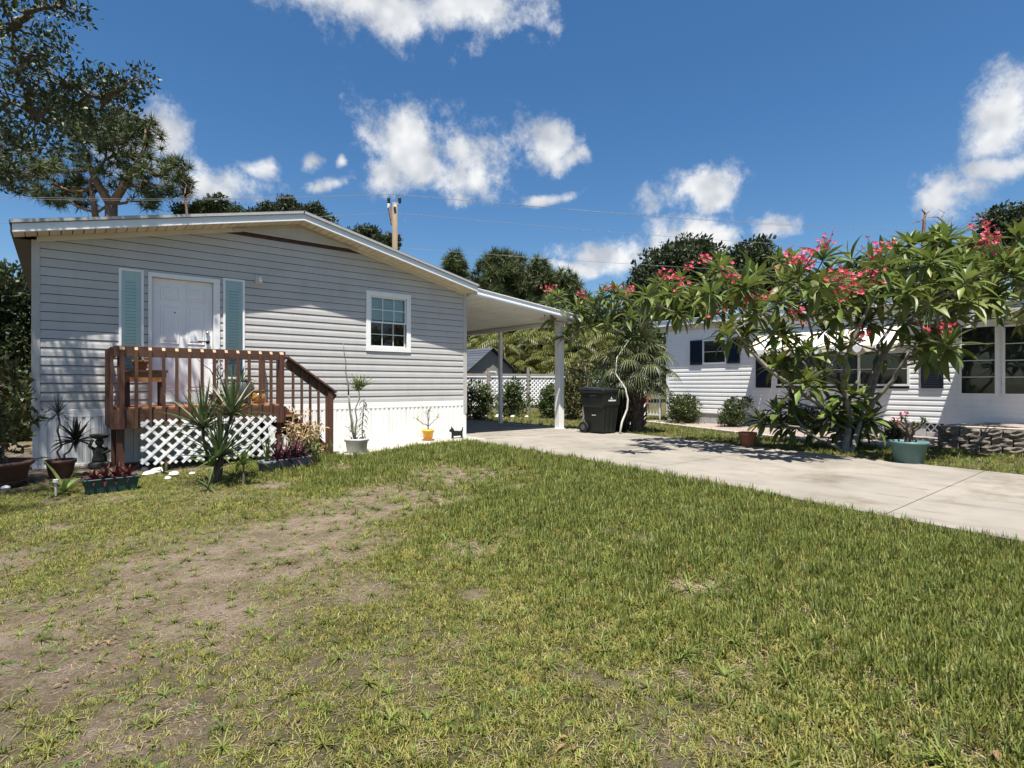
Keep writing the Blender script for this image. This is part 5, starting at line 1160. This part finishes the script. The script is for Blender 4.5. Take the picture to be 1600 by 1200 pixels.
topz = 1.95; mb = MB(); mb.tube([c + Vector((0, 0, z_)) for z_ in (0, .3, .8, 1.3, topz)], [.20, .17, .16, .16, .12], 12); mb.build('trunk', 'bark_palm', o)
for i in range(64):
    z_ = .08 + 1.75 * i / 64; a = i * 2.39996; p = c + Vector((math.cos(a) * .15, math.sin(a) * .15, z_)); q = p + Vector((math.cos(a) * .10, math.sin(a) * .10, .15)); MB().bar(p, q, .085, .03, (-math.sin(a), math.cos(a), 0)).build('leaf_boot', 'bark_palm', o)
top = c + Vector((0, 0, topz))
for i in range(46):
    a = i * 2.39996; th = .15 + 2.15 * (i / 46); d = Vector((math.sin(th) * math.cos(a), math.sin(th) * math.sin(a), math.cos(th))); mb = MB(); fan(mb, top + Vector((0, 0, -.3 * i / 46)), d, random.uniform(.5, .75), .62); mb.build('frond', 'leaf_palm', o)

# ================================================================== trees in the background
def tree(name, label, base, blobs, nclump, nleaf, spread, lf, m, bark, r=.25, cat='tree', group=None, needle=False, fork=None, tw=1.0):
    base = Vector(base); o = thing(name, base, label, cat, group); lob = []
    for c_, r_ in blobs:                      # uneven outline: every lobe is broken into smaller ones
        lob.append((c_, tuple(q * .62 for q in r_)))
        for q_ in range(6):
            u_ = Vector((random.gauss(0, 1), random.gauss(0, 1), random.gauss(0, 1))).normalized() * random.uniform(.55, .95); k_ = random.uniform(.22, .45)
            lob.append(((c_[0] + u_.x * r_[0], c_[1] + u_.y * r_[1], c_[2] + u_.z * r_[2]), tuple(q * k_ for q in r_)))
    P_ = np.concatenate([blob_points(blobs, int(nclump * .65)), blob_points(lob, int(nclump * .5))]) if tw == 1. else blob_points(blobs, nclump)
    mb = MB(); cz_ = min(b_[0][2] - b_[1][2] * .5 for b_ in blobs); f0 = base.copy(); f0.z = max(.5, cz_) if fork is None else fork; mb.tube([base, base.lerp(f0, .5) + Vector((random.gauss(0, r * .3), random.gauss(0, r * .3), 0)), f0], [r * 1.25, r, r * .85], 9)
    placed = [f0]
    for b_ in sorted(blobs, key=lambda q: (Vector(q[0]) - f0).length):
        src0 = f0 if tw == 1. else min(placed, key=lambda q: (q - Vector(b_[0])).length); placed.append(Vector(b_[0]))
        pts = limb(mb, src0, b_[0], r * .6 * tw, r * .18 * tw, 0, .12, 7, 6); bc = Vector(b_[0])
        near = [p for p in P_ if (Vector(p) - bc).length < max(b_[1]) * 1.05]
        for p in near[::max(1, len(near) // 14)]: limb(mb, pts[random.randint(3, 6)] if tw == 1. else min(pts[2:], key=lambda q: (q - Vector(p)).length), p, r * .16 * tw, .012 * tw, 0, .10, 5, 4)
    mb.build('trunk', bark, o, True)
    if needle: V, Fq = needles(P_, nleaf, lf[0], lf[1])
    else: V, Fq = leaves(P_, nleaf, spread, lf[0], lf[1])
    np_obj('crown', V, Fq, m, o); return o
def B(px, py, D_, rx, ry, rd=None):          # crown lobe from its place and size seen at distance D_
    p = ZP(px, py, D_); k = D_ / FPX; return ((p.x, p.y, p.z), (rx * k, (rd or rx) * k, ry * k))
def gbase(px, D_): p = ZP(px, 601, D_); return (p.x, p.y, 0)
# the near oak: trunk left of the house, boughs reaching over the front yard
oak = [B(55, 185, 8.2, 95, 55, 80), B(-60, 130, 8.2, 140, 130), B(160, 160, 8.4, 52, 38, 60), B(208, 128, 8.3, 36, 26, 36), B(20, 45, 7.9, 70, 60), B(90, 5, 7.8, 40, 24), B(95, 130, 8.3, 70, 45), B(-10, 250, 8.6, 50, 40),
       ((-1.4, 8.2, 7.6), (1.5, 1.3, 1.0)), ((-.4, 8.8, 7.5), (1.15, 1.0, .9)), ((.45, 9.2, 7.7), (.75, .8, .7)), ((-2.6, 9.0, 6.6), (1.6, 1.5, 1.5)), ((-2.2, 7.2, 7.2), (1.4, 1.2, 1.0)), ((-1.6, 9.6, 6.9), (1.0, 1.0, .9)), ((-2.4, 6.2, 7.4), (1.5, 1.2, .9)), ((-3.2, 8.0, 8.2), (1.6, 1.6, 1.0))]
tree('oak_tree', 'leafy oak whose boughs reach over the corner of the grey home', (-4.6, 8.0, 0), oak, 1380, 22, .20, (.085, .040), 'leaf_oak', 'bark_oak', .24, fork=3.4, tw=.38)
# far pine with forked trunk
PZ = 34.0
pf = [B(250, 285, PZ, 48, 26), B(215, 240, PZ, 52, 40), B(120, 270, PZ, 70, 30), B(170, 210, PZ, 60, 45), B(60, 280, PZ, 70, 28), B(230, 320, PZ, 26, 10), B(100, 310, PZ, 40, 14), B(20, 250, PZ, 60, 40), B(275, 270, PZ, 24, 20)]
o = thing('pine_tree', gbase(175, PZ), 'tall pine with a forked trunk behind the grey home', 'tree'); base = Vector(gbase(172, PZ)); mb = MB(); fk = ZP(174, 322, PZ)
mb.tube([base, base.lerp(fk, .5), fk], [.42, .38, .34], 10)
L1 = [fk, ZP(155, 292, PZ), ZP(140, 262, PZ), ZP(133, 235, PZ), ZP(120, 205, PZ)]; L2 = [fk, ZP(195, 290, PZ), ZP(212, 262, PZ), ZP(225, 235, PZ), ZP(228, 200, PZ)]; L3 = [ZP(150, 345, PZ), ZP(146, 315, PZ), ZP(140, 285, PZ), ZP(165, 250, PZ), ZP(168, 215, PZ)]
for Lb, r in ((L1, .28), (L2, .28), (L3, .2)): mb.tube(Lb, [r * (1 - .21 * i) for i in range(5)], 8)
for a_, b_, r in ((L2[1], ZP(250, 290, PZ), .13), (L2[2], ZP(272, 268, PZ), .12), (L1[1], ZP(90, 290, PZ), .13), (L1[2], ZP(60, 275, PZ), .12), (L2[0], ZP(225, 312, PZ), .1), (L1[3], ZP(60, 235, PZ), .1), (L3[3], ZP(200, 225, PZ), .1), (L1[0], ZP(100, 305, PZ), .1)): limb(mb, a_, b_, r, .05, -.05, .15, 6, 6)
P_ = np.concatenate([blob_points(pf, 400), blob_points([B(226, 205, PZ, 26, 22), B(168, 205, PZ, 34, 20), B(122, 200, PZ, 30, 16)], 110)])
nodes = [Vector(v) for v in mb.v[::9]]
for p in P_[::7]: q = min(nodes, key=lambda n_: (n_ - Vector(p)).length); limb(mb, q, p, .04, .02, 0, .1, 4, 3)
mb.build('trunk', 'bark_pine', o, True); V, Fq = needles(P_, 44, .62, .05); np_obj('crown', V, Fq, 'leaf_pine', o)
# bare dead twigs beside it
c = ZP(293, 345, 33); o = thing('dead_tree', gbase(293, 33), 'bare twiggy dead tree showing over the roof beside the pine', 'tree'); mb = MB(); mb.tube([Vector(gbase(293, 33)), c, ZP(290, 310, 33)], [.12, .08, .05], 6)
for e in ((300, 290), (280, 295), (302, 305), (286, 283), (276, 310), (297, 318)): limb(mb, ZP(290, 318, 33), ZP(e[0], e[1], 33), .04, .015, 0, .2, 5, 5)
mb.build('trunk', 'bark_pine', o)
BG = [('round_tree', 'low bushy tree top showing over the roof beside the pine', 340, 36, [(315, 325, 30, 16), (365, 322, 32, 16), (300, 335, 20, 12)], 'leaf_bg2', 90),
      ('round_tree', 'dark leafy tree top behind the roof ridge', 440, 34, [(435, 322, 30, 13), (495, 330, 28, 18), (460, 335, 40, 12)], 'leaf_bg', 90),
      ('round_tree', 'dark leafy tree standing behind the utility pole', 575, 36, [(575, 362, 34, 22), (600, 380, 22, 14), (552, 372, 18, 14), (560, 390, 50, 14)], 'leaf_bg', 110)]
for nm, lab, px, D_, bl, m, n_ in BG:
    lobes = [B(a_ + random.uniform(-c_, c_), b_ + 8 + random.uniform(-d_, d_), D_, random.uniform(7, 14), random.uniform(6, 11)) for a_, b_, c_, d_ in bl for q_ in range(5)]
    tree(nm, lab, gbase(px, D_), lobes, n_ * 5, 26, .36, (.20, .085), m, 'bark_oak', .2)
PN = [('slash_pine', 'narrow pine top rising just right of the roof edge', 712, 52, [(712, 415, 18, 20), (708, 445, 20, 16), (720, 470, 26, 20)], 90),
      ('slash_pine', 'dense tall pine behind the carport with a pointed top', 775, 54, [(778, 408, 20, 14), (770, 435, 36, 26), (760, 465, 46, 26), (775, 500, 50, 24)], 190),
      ('slash_pine', 'broad dense pine in the middle of the row behind the carport', 825, 55, [(800, 410, 16, 14), (822, 430, 36, 26), (835, 455, 46, 26), (825, 490, 60, 26)], 220),
      ('slash_pine', 'pine with rounded crown at the end of the row behind the carport', 880, 54, [(870, 440, 30, 18), (885, 462, 34, 24), (865, 490, 46, 26), (910, 492, 30, 26)], 170)]
for nm, lab, px, D_, bl, n_ in PN:
    tree(nm, lab, gbase(px, D_), [B(a_, b_, D_, c_, d_) for a_, b_, c_, d_ in bl], int(n_ * 2.4), 40, .5, (.8, .085), 'leaf_pine', 'bark_pine', .26, group='pines behind the carport', needle=True)
RT_ = [('evergreen_oak', 'dark dense oak behind the end of the white home', 1065, 40, [(1080, 395, 34, 22), (1055, 425, 60, 34), (1095, 440, 46, 40), (1025, 450, 44, 34), (1060, 475, 80, 34)], 'leaf_bg', 330),
       ('evergreen_oak', 'smaller dark tree behind the white home roof', 1180, 42, [(1178, 392, 22, 16), (1160, 415, 36, 22), (1200, 425, 44, 24), (1170, 450, 70, 28)], 'leaf_bg', 190),
       ('evergreen_oak', 'dark green tree top above the frangipani flowers', 1590, 38, [(1575, 352, 34, 20), (1620, 350, 46, 28), (1600, 385, 70, 34), (1540, 410, 40, 24)], 'leaf_bg', 230),
       ('evergreen_oak', 'broad leafy tree hidden behind the large frangipani', 1380, 44, [(1300, 450, 70, 24), (1380, 440, 80, 26), (1470, 440, 80, 24)], 'leaf_bg2', 200)]
for nm, lab, px, D_, bl, m, n_ in RT_:
    tree(nm, lab, gbase(px, D_), [B(a_, b_, D_, c_, d_) for a_, b_, c_, d_ in bl], n_ * 2, 26, .6, (.38, .17), m, 'bark_oak', .28)
# bare branches over the frangipani
c = ZP(1443, 372, 30); o = thing('dead_tree', gbase(1443, 30), 'dead bare branches poking above the frangipani crown', 'tree'); mb = MB(); mb.tube([Vector(gbase(1443, 30)), c, ZP(1444, 345, 30), ZP(1446, 335, 30), ZP(1440, 328, 30)], [.2, .11, .08, .06, .03], 7)
limb(mb, ZP(1444, 345, 30), ZP(1425, 350, 30), .04, .015, 0, .1); limb(mb, ZP(1446, 335, 30), ZP(1453, 331, 30), .04, .02); limb(mb, c, ZP(1480, 352, 30), .07, .05); limb(mb, ZP(1480, 352, 30), ZP(1465, 340, 30), .05, .03); limb(mb, ZP(1465, 340, 30), ZP(1450, 341, 30), .03, .012); limb(mb, ZP(1480, 352, 30), ZP(1488, 340, 30), .04, .02); limb(mb, ZP(1470, 342, 30), ZP(1476, 333, 30), .025, .012); limb(mb, ZP(1476, 333, 30), ZP(1466, 328, 30), .015, .01)
mb.build('trunk', 'bark_pine', o)
# hedge mass left of the house
LH = [('hedge_tree', 'dark bushy tree crowding the side of the grey home', 10, 15, [(20, 455, 40, 40), (0, 520, 60, 60), (30, 560, 40, 50), (-60, 500, 80, 90)], 'leaf_bg2', 520, (.16, .07)),
      ('hedge_shrub', 'mixed leafy shrub growing along the side of the grey home', 12, 12.2, [(15, 625, 40, 42), (-30, 660, 60, 50), (28, 660, 26, 40)], 'leaf_bush', 300, (.13, .04))]
for nm, lab, px, D_, bl, m, n_, lf in LH:
    tree(nm, lab, gbase(px, D_), [B(a_, b_, D_, c_, d_) for a_, b_, c_, d_ in bl], n_, 22, .22, lf, m, 'bark_oak', .10, cat='tree' if 'tree' in nm else 'shrub', fork=.4)
# cane palms behind the carport: arching fronds
def cane(c, h, n, label, Rf=1.9):
    o = thing('cane_palm', c, label, 'palm', 'cane palms behind the carport'); c = Vector(c); st = MB(); fr = MB()
    for i in range(n):
        a = i * 2.39996; zt = h * random.uniform(.35, .85); q = c + Vector((math.cos(a) * random.uniform(.2, 1.0), math.sin(a) * random.uniform(.2, .9), zt)); limb(st, c + Vector((math.cos(a) * .25, math.sin(a) * .25, 0)), q, .035, .022, 0, .03, 6, 4)
        for j in range(4):
            b = a + j * 1.7 + random.uniform(-.4, .4); d = Vector((math.cos(b), math.sin(b), random.uniform(.4, 1.3))).normalized(); p = q.copy(); Ls = Rf * random.uniform(.7, 1.1); N_ = 13; pts = [p.copy()]
            for k in range(N_):
                d = (d + Vector((0, 0, -.12))).normalized(); p = p + d * Ls / N_; pts.append(p.copy())
                s = d.cross(Vector((0, 0, 1))).normalized()
                for sg in (-1, 1): ribbon(fr, p, s * sg * .8 + d * .6 + Vector((0, 0, .15)), (0, 0, 1), Ls * .30 * math.sin(.35 + 2.5 * k / N_), .045, 1.1, 2, 0, (.6, 1, .05), nofold=True)
            fr.tube(pts[::3], .012, 4, False)
    st.build('canes', 'leaf_dry', o); fr.build('fronds', 'leaf_cane', o); return o
HM = [('hedge_tree', 'dark dense hedge tree behind the shed and cane palms', 770, 40, [(740, 545, 40, 40), (785, 535, 40, 50), (760, 590, 60, 30)]), ('hedge_tree', 'dark dense hedge tree behind the lattice fence', 850, 39, [(820, 540, 40, 50), (865, 530, 40, 50), (845, 590, 60, 30)]), ('hedge_tree', 'dark dense hedge tree behind the palm and carts', 960, 38, [(910, 535, 40, 55), (960, 530, 45, 60), (1005, 540, 40, 60), (950, 590, 80, 30)])]
for nm, lab, px, D_, bl in HM: tree(nm, lab, gbase(px, D_), [B(*q_[:2], D_, *q_[2:]) for q_ in bl], 420, 24, .55, (.42, .15), 'leaf_bg2', 'bark_oak', .15, fork=.6)
for i, (px, D_, h) in enumerate(((752, 33, 5.0), (800, 30, 4.4), (842, 31, 5.2), (885, 29, 4.2), (925, 30, 4.8), (770, 38, 6.0), (860, 37, 6.2), (965, 29, 4.2))):
    cane(gbase(px, D_), h, 12, ['tall', 'short'][h < 5] + ' yellow-green cane palm clump ' + ['beside the garden shed', 'just right of the slim carport post', 'behind the middle of the lattice fence', 'beside the near carport post', 'behind the slender frangipani', 'directly behind the garden shed roof', 'rising at the back of the lattice fence', 'behind the drooping palm fans'][i])
# shrubs at the back of the carport and along the fence
for i, (px, D_, r, h, lab) in enumerate(((745, 19.5, .75, 1.35, 'dark shrub at the back corner of the grey home under the carport'), (800, 21, .6, 1.3, 'leafy shrub growing against the lattice fence behind the slim post'), (862, 20.5, .5, 1.1, 'shrub growing by the lattice fence next to the near carport post'), (895, 19.5, .6, 1.9, 'tall reddish shrub between the near carport post and the carts'), (925, 20, .7, 1.8, 'leafy shrub behind the slender frangipani stems'), (960, 19, .6, 1.5, 'shrub half hidden behind the rubbish carts'))):
    bush(gbase(px, D_), r, h, lab, 'leaf_bush' if i != 3 else 'leaf_varieg', 190, (.15, .05))
# far belt of trees that closes the horizon
P_ = []
for i in range(260):
    a = rad(HEAD) + rad(random.uniform(-75, 75)); D_ = random.uniform(75, 105); h = random.uniform(3, 7.5); P_ += [(math.sin(a) * D_ + random.gauss(0, 1.6), math.cos(a) * D_ + random.gauss(0, 1.6), max(.6, random.uniform(.05, 1) * h)) for j in range(9)]
V, Fq = leaves(P_, 14, 1.5, .9, .5); fw_ = np_obj('far_trees', V, Fq, 'leaf_bg'); tag(fw_, 'far belt of dark trees along the horizon', 'trees', kind='stuff')

# ================================================================== lawn grass (uncountable): clumps placed by a density map
src = bpy.data.collections.new('grass_clumps')
def clump(i, n, h, spread, m, lean, w=.0062):
    mb = MB()
    for k in range(n):
        a = random.uniform(0, 6.28); r = spread * math.sqrt(random.random()); b = random.uniform(0, 6.28); le = random.uniform(.15, 1) * lean
        ribbon(mb, (math.cos(a) * r, math.sin(a) * r, -.004), (math.cos(b) * le, math.sin(b) * le, 1), (math.cos(b), math.sin(b), .3), h * random.uniform(.55, 1.15), w * random.uniform(.8, 1.3), .9 * lean, 3, .2, (.7, 1, .75, .05), nofold=True)
    me = mb.mesh('grass_clump', m); o = bpy.data.objects.new('grass_clump_%02d' % i, me); src.objects.link(o)
specs = [(11, .075, .040, 'grass_a', .7), (12, .062, .045, 'grass_a', .9), (11, .085, .040, 'grass_b', .6), (12, .070, .045, 'grass_b', .8), (13, .055, .05, 'grass_a', 1.1), (11, .095, .04, 'grass_b', .55)]
for i, s_ in enumerate(specs): clump(i, *s_)
def flat_clump(i, n, L_, m, w, z):
    mb = MB()
    for k in range(n):
        b = random.uniform(0, 6.28); p = Vector((random.gauss(0, .05), random.gauss(0, .05), z + random.uniform(0, .012))); ribbon(mb, p, (math.cos(b), math.sin(b), random.uniform(-.05, .3)), (0, 0, 1), L_ * random.uniform(.5, 1.2), w, .35, 2, 0, (.7, 1, .3), nofold=True)
    me = mb.mesh('grass_clump', m); o = bpy.data.objects.new('grass_clump_%02d' % i, me); src.objects.link(o)
flat_clump(6, 13, .07, 'straw', .0042, .003); flat_clump(7, 11, .10, 'straw', .0038, .003)
mb = MB()
for k in range(9): a = k * 2.4; ribbon(mb, (0, 0, .004), (math.cos(a), math.sin(a), .35), (0, 0, 1), .06 * random.uniform(.7, 1.2), .016, 1.0, 3, .1, (.4, 1, .9, .1))
o = bpy.data.objects.new('grass_clump_08', mb.mesh('grass_clump', 'weed')); src.objects.link(o)
mb = MB()
for k in range(14): a = k * 2.4; ribbon(mb, (0, 0, .004), (math.cos(a), math.sin(a), random.uniform(.4, 2.4)), (0, 0, 1), .11 * random.uniform(.4, 1.3), .0065, 1.3, 4, .1, (.6, 1, .9, .5, .1))
o = bpy.data.objects.new('grass_clump_09', mb.mesh('grass_clump', 'grass_b')); src.objects.link(o)
mb = MB()
for k in range(3): b = random.uniform(0, 6.28); ribbon(mb, (random.gauss(0, .05), random.gauss(0, .05), .03), (math.cos(b), math.sin(b), .15), (0, 0, 1), .06 * random.uniform(.7, 1.2), .024, .6, 4, .25, (.15, .8, 1, .6, .05))
o = bpy.data.objects.new('grass_clump_10', mb.mesh('grass_clump', 'leaf_fallen')); src.objects.link(o)
def inside_drive(x, y):
    xn = np.interp(y, [p[1] for p in NEAR], [p[0] for p in NEAR]); xf = np.interp(y, [p[1] for p in FAR], [p[0] for p in FAR]); return (x > xn + .01) & (x < xf - .0) & (y < 9.85)
def scatter(n, x0, x1, y0, y1):
    x = rng.uniform(x0, x1, n); y = rng.uniform(y0, y1, n); return x, y
pts = []
def region(n_per, x0, x1, y0, y1, keep, scale=1.0):
    n = int(n_per * (x1 - x0) * (y1 - y0)); x, y = scatter(n, x0, x1, y0, y1)
    zc = x * _s + y * _c; xc = x * _c - y * _s
    vis = (zc > 1.3) & (np.abs(xc) < zc * 1.0 + .5)
    x, y, zc = x[vis], y[vis], zc[vis]
    thin = np.clip(3.4 / zc, .20, 1.0) ** 1.0; kk = rng.random(len(x)) < thin; x, y, thin = x[kk], y[kk], thin[kk]
    kk = keep(x, y); x, y, thin = x[kk], y[kk], thin[kk]
    b_ = bareness(x, y) if scale > .5 else np.zeros(len(x)); lush = np.clip((x - 1.6 + (fbm(x, y, .8, 21) - .5) * 2.2) / 1.5, 0, 1)
    u = rng.random(len(x)); v = rng.random(len(x)); idx = np.full(len(x), -1)
    grass = u > b_ * 1.02
    gi = np.where(v < .42 + .40 * lush, np.where(rng.random(len(x)) < .30 + .45 * lush, rng.choice([2, 3, 5], len(x)), rng.choice([0, 1, 4], len(x))), np.where(v < .90, rng.choice([1, 4], len(x)), rng.choice([6, 7], len(x))))
    gi = np.where((rng.random(len(x)) < .05 * (1 - lush)), 8, gi); gi = np.where(rng.random(len(x)) < .012 + .022 * (1 - lush), 9, gi); gi = np.where(rng.random(len(x)) < .0018, 10, gi)
    idx = np.where(grass, gi, idx); w = rng.random(len(x)); idx = np.where(~grass & (w < .08), rng.choice([6, 7], len(x)), idx); idx = np.where(~grass & (w > .08) & (w < .12), 8, idx); idx = np.where(~grass & (w > .965), 9, idx); idx = np.where(~grass & (w > .951) & (w < .955), 10, idx)
    ok = idx >= 0; x, y, idx, lush, thin, b2 = x[ok], y[ok], idx[ok], lush[ok], thin[ok], b_[ok]
    sc = scale * np.where(idx == 9, rng.uniform(.5, 1.5, len(x)), np.where(idx == 8, rng.uniform(.4, .9, len(x)), rng.uniform(.55, 1.15, len(x)))) * (.55 + .40 * lush) * np.where(idx < 6, 1 - .35 * b2, 1) * (1 / np.sqrt(thin)) ** .8
    pts.append((x, y, idx, sc))
region(1750, -9, 7.0, -.5, 10.6, lambda x, y: ~((y > np.interp(x, [3.7, 4.04, 5.35, 6.72], [8.95, 9.05, 9.62, 9.76])) & (x > 3.7)) & ~((x > -.35) & (y > 9.9)) & (x < np.interp(y, [p[1] for p in NEAR], [p[0] for p in NEAR]) + .02 + (fbm(x, y, 3.1, 40) - .42) * .22))
region(420, 8.5, 16, -2.5, 11.5, lambda x, y: (x > np.interp(y, [p[1] for p in FAR], [p[0] for p in FAR]) + .03) & (x < np.where(y > 5.35, np.interp(y, [5.35, 11.4], [12.5, 14.8]), np.where(y > 3.1, 12.6, 12.95))) & ~((y > 9.9) & (x > 11.6)), .75)
region(120, 11.0, 18, 9.5, 18.5, lambda x, y: ~((x > 11.6) & (y < 14.2) & (x < 16.3) & (np.abs(y - (10.2 + (x - 11.6) * .75)) < 1.1)), .95)
region(60, -14, -.6, 10.5, 18, lambda x, y: x < -.6, .95)
x = np.concatenate([p[0] for p in pts]); y = np.concatenate([p[1] for p in pts]); idx = np.concatenate([p[2] for p in pts]); sc = np.concatenate([p[3] for p in pts])
me = bpy.data.meshes.new('lawn_grass'); n_ = len(x); me.vertices.add(n_); me.vertices.foreach_set('co', np.stack([x, y, gheight(x, y)], 1).astype(np.float32).ravel())
for nm, ty, arr in (('idx', 'INT', idx.astype(np.int32)), ('sc', 'FLOAT', sc.astype(np.float32)), ('rz', 'FLOAT', rng.uniform(0, 6.28, n_).astype(np.float32))):
    a = me.attributes.new(nm, ty, 'POINT'); a.data.foreach_set('value', arr)
lawn = link('lawn_grass', me); tag(lawn, 'patchy mown lawn grass', 'grass', kind='stuff')
print('grass clumps', n_)
ng = bpy.data.node_groups.new('grass', 'GeometryNodeTree'); ng.interface.new_socket('Geometry', in_out='INPUT', socket_type='NodeSocketGeometry'); ng.interface.new_socket('Geometry', in_out='OUTPUT', socket_type='NodeSocketGeometry')
gi_ = ng.nodes.new('NodeGroupInput'); go_ = ng.nodes.new('NodeGroupOutput'); ip = ng.nodes.new('GeometryNodeInstanceOnPoints'); ci = ng.nodes.new('GeometryNodeCollectionInfo')
ci.inputs['Collection'].default_value = src; ci.inputs['Separate Children'].default_value = True; ci.inputs['Reset Children'].default_value = True
def attr(nm, ty):
    q = ng.nodes.new('GeometryNodeInputNamedAttribute'); q.data_type = ty; q.inputs['Name'].default_value = nm; return q.outputs['Attribute']
cx_ = ng.nodes.new('ShaderNodeCombineXYZ'); ng.links.new(attr('rz', 'FLOAT'), cx_.inputs[2])
ng.links.new(gi_.outputs[0], ip.inputs['Points']); ng.links.new(ci.outputs[0], ip.inputs['Instance']); ip.inputs['Pick Instance'].default_value = True
ng.links.new(attr('idx', 'INT'), ip.inputs['Instance Index']); ng.links.new(cx_.outputs[0], ip.inputs['Rotation']); ng.links.new(attr('sc', 'FLOAT'), ip.inputs['Scale']); ng.links.new(ip.outputs[0], go_.inputs[0])
md = lawn.modifiers.new('grass', 'NODES'); md.node_group = ng
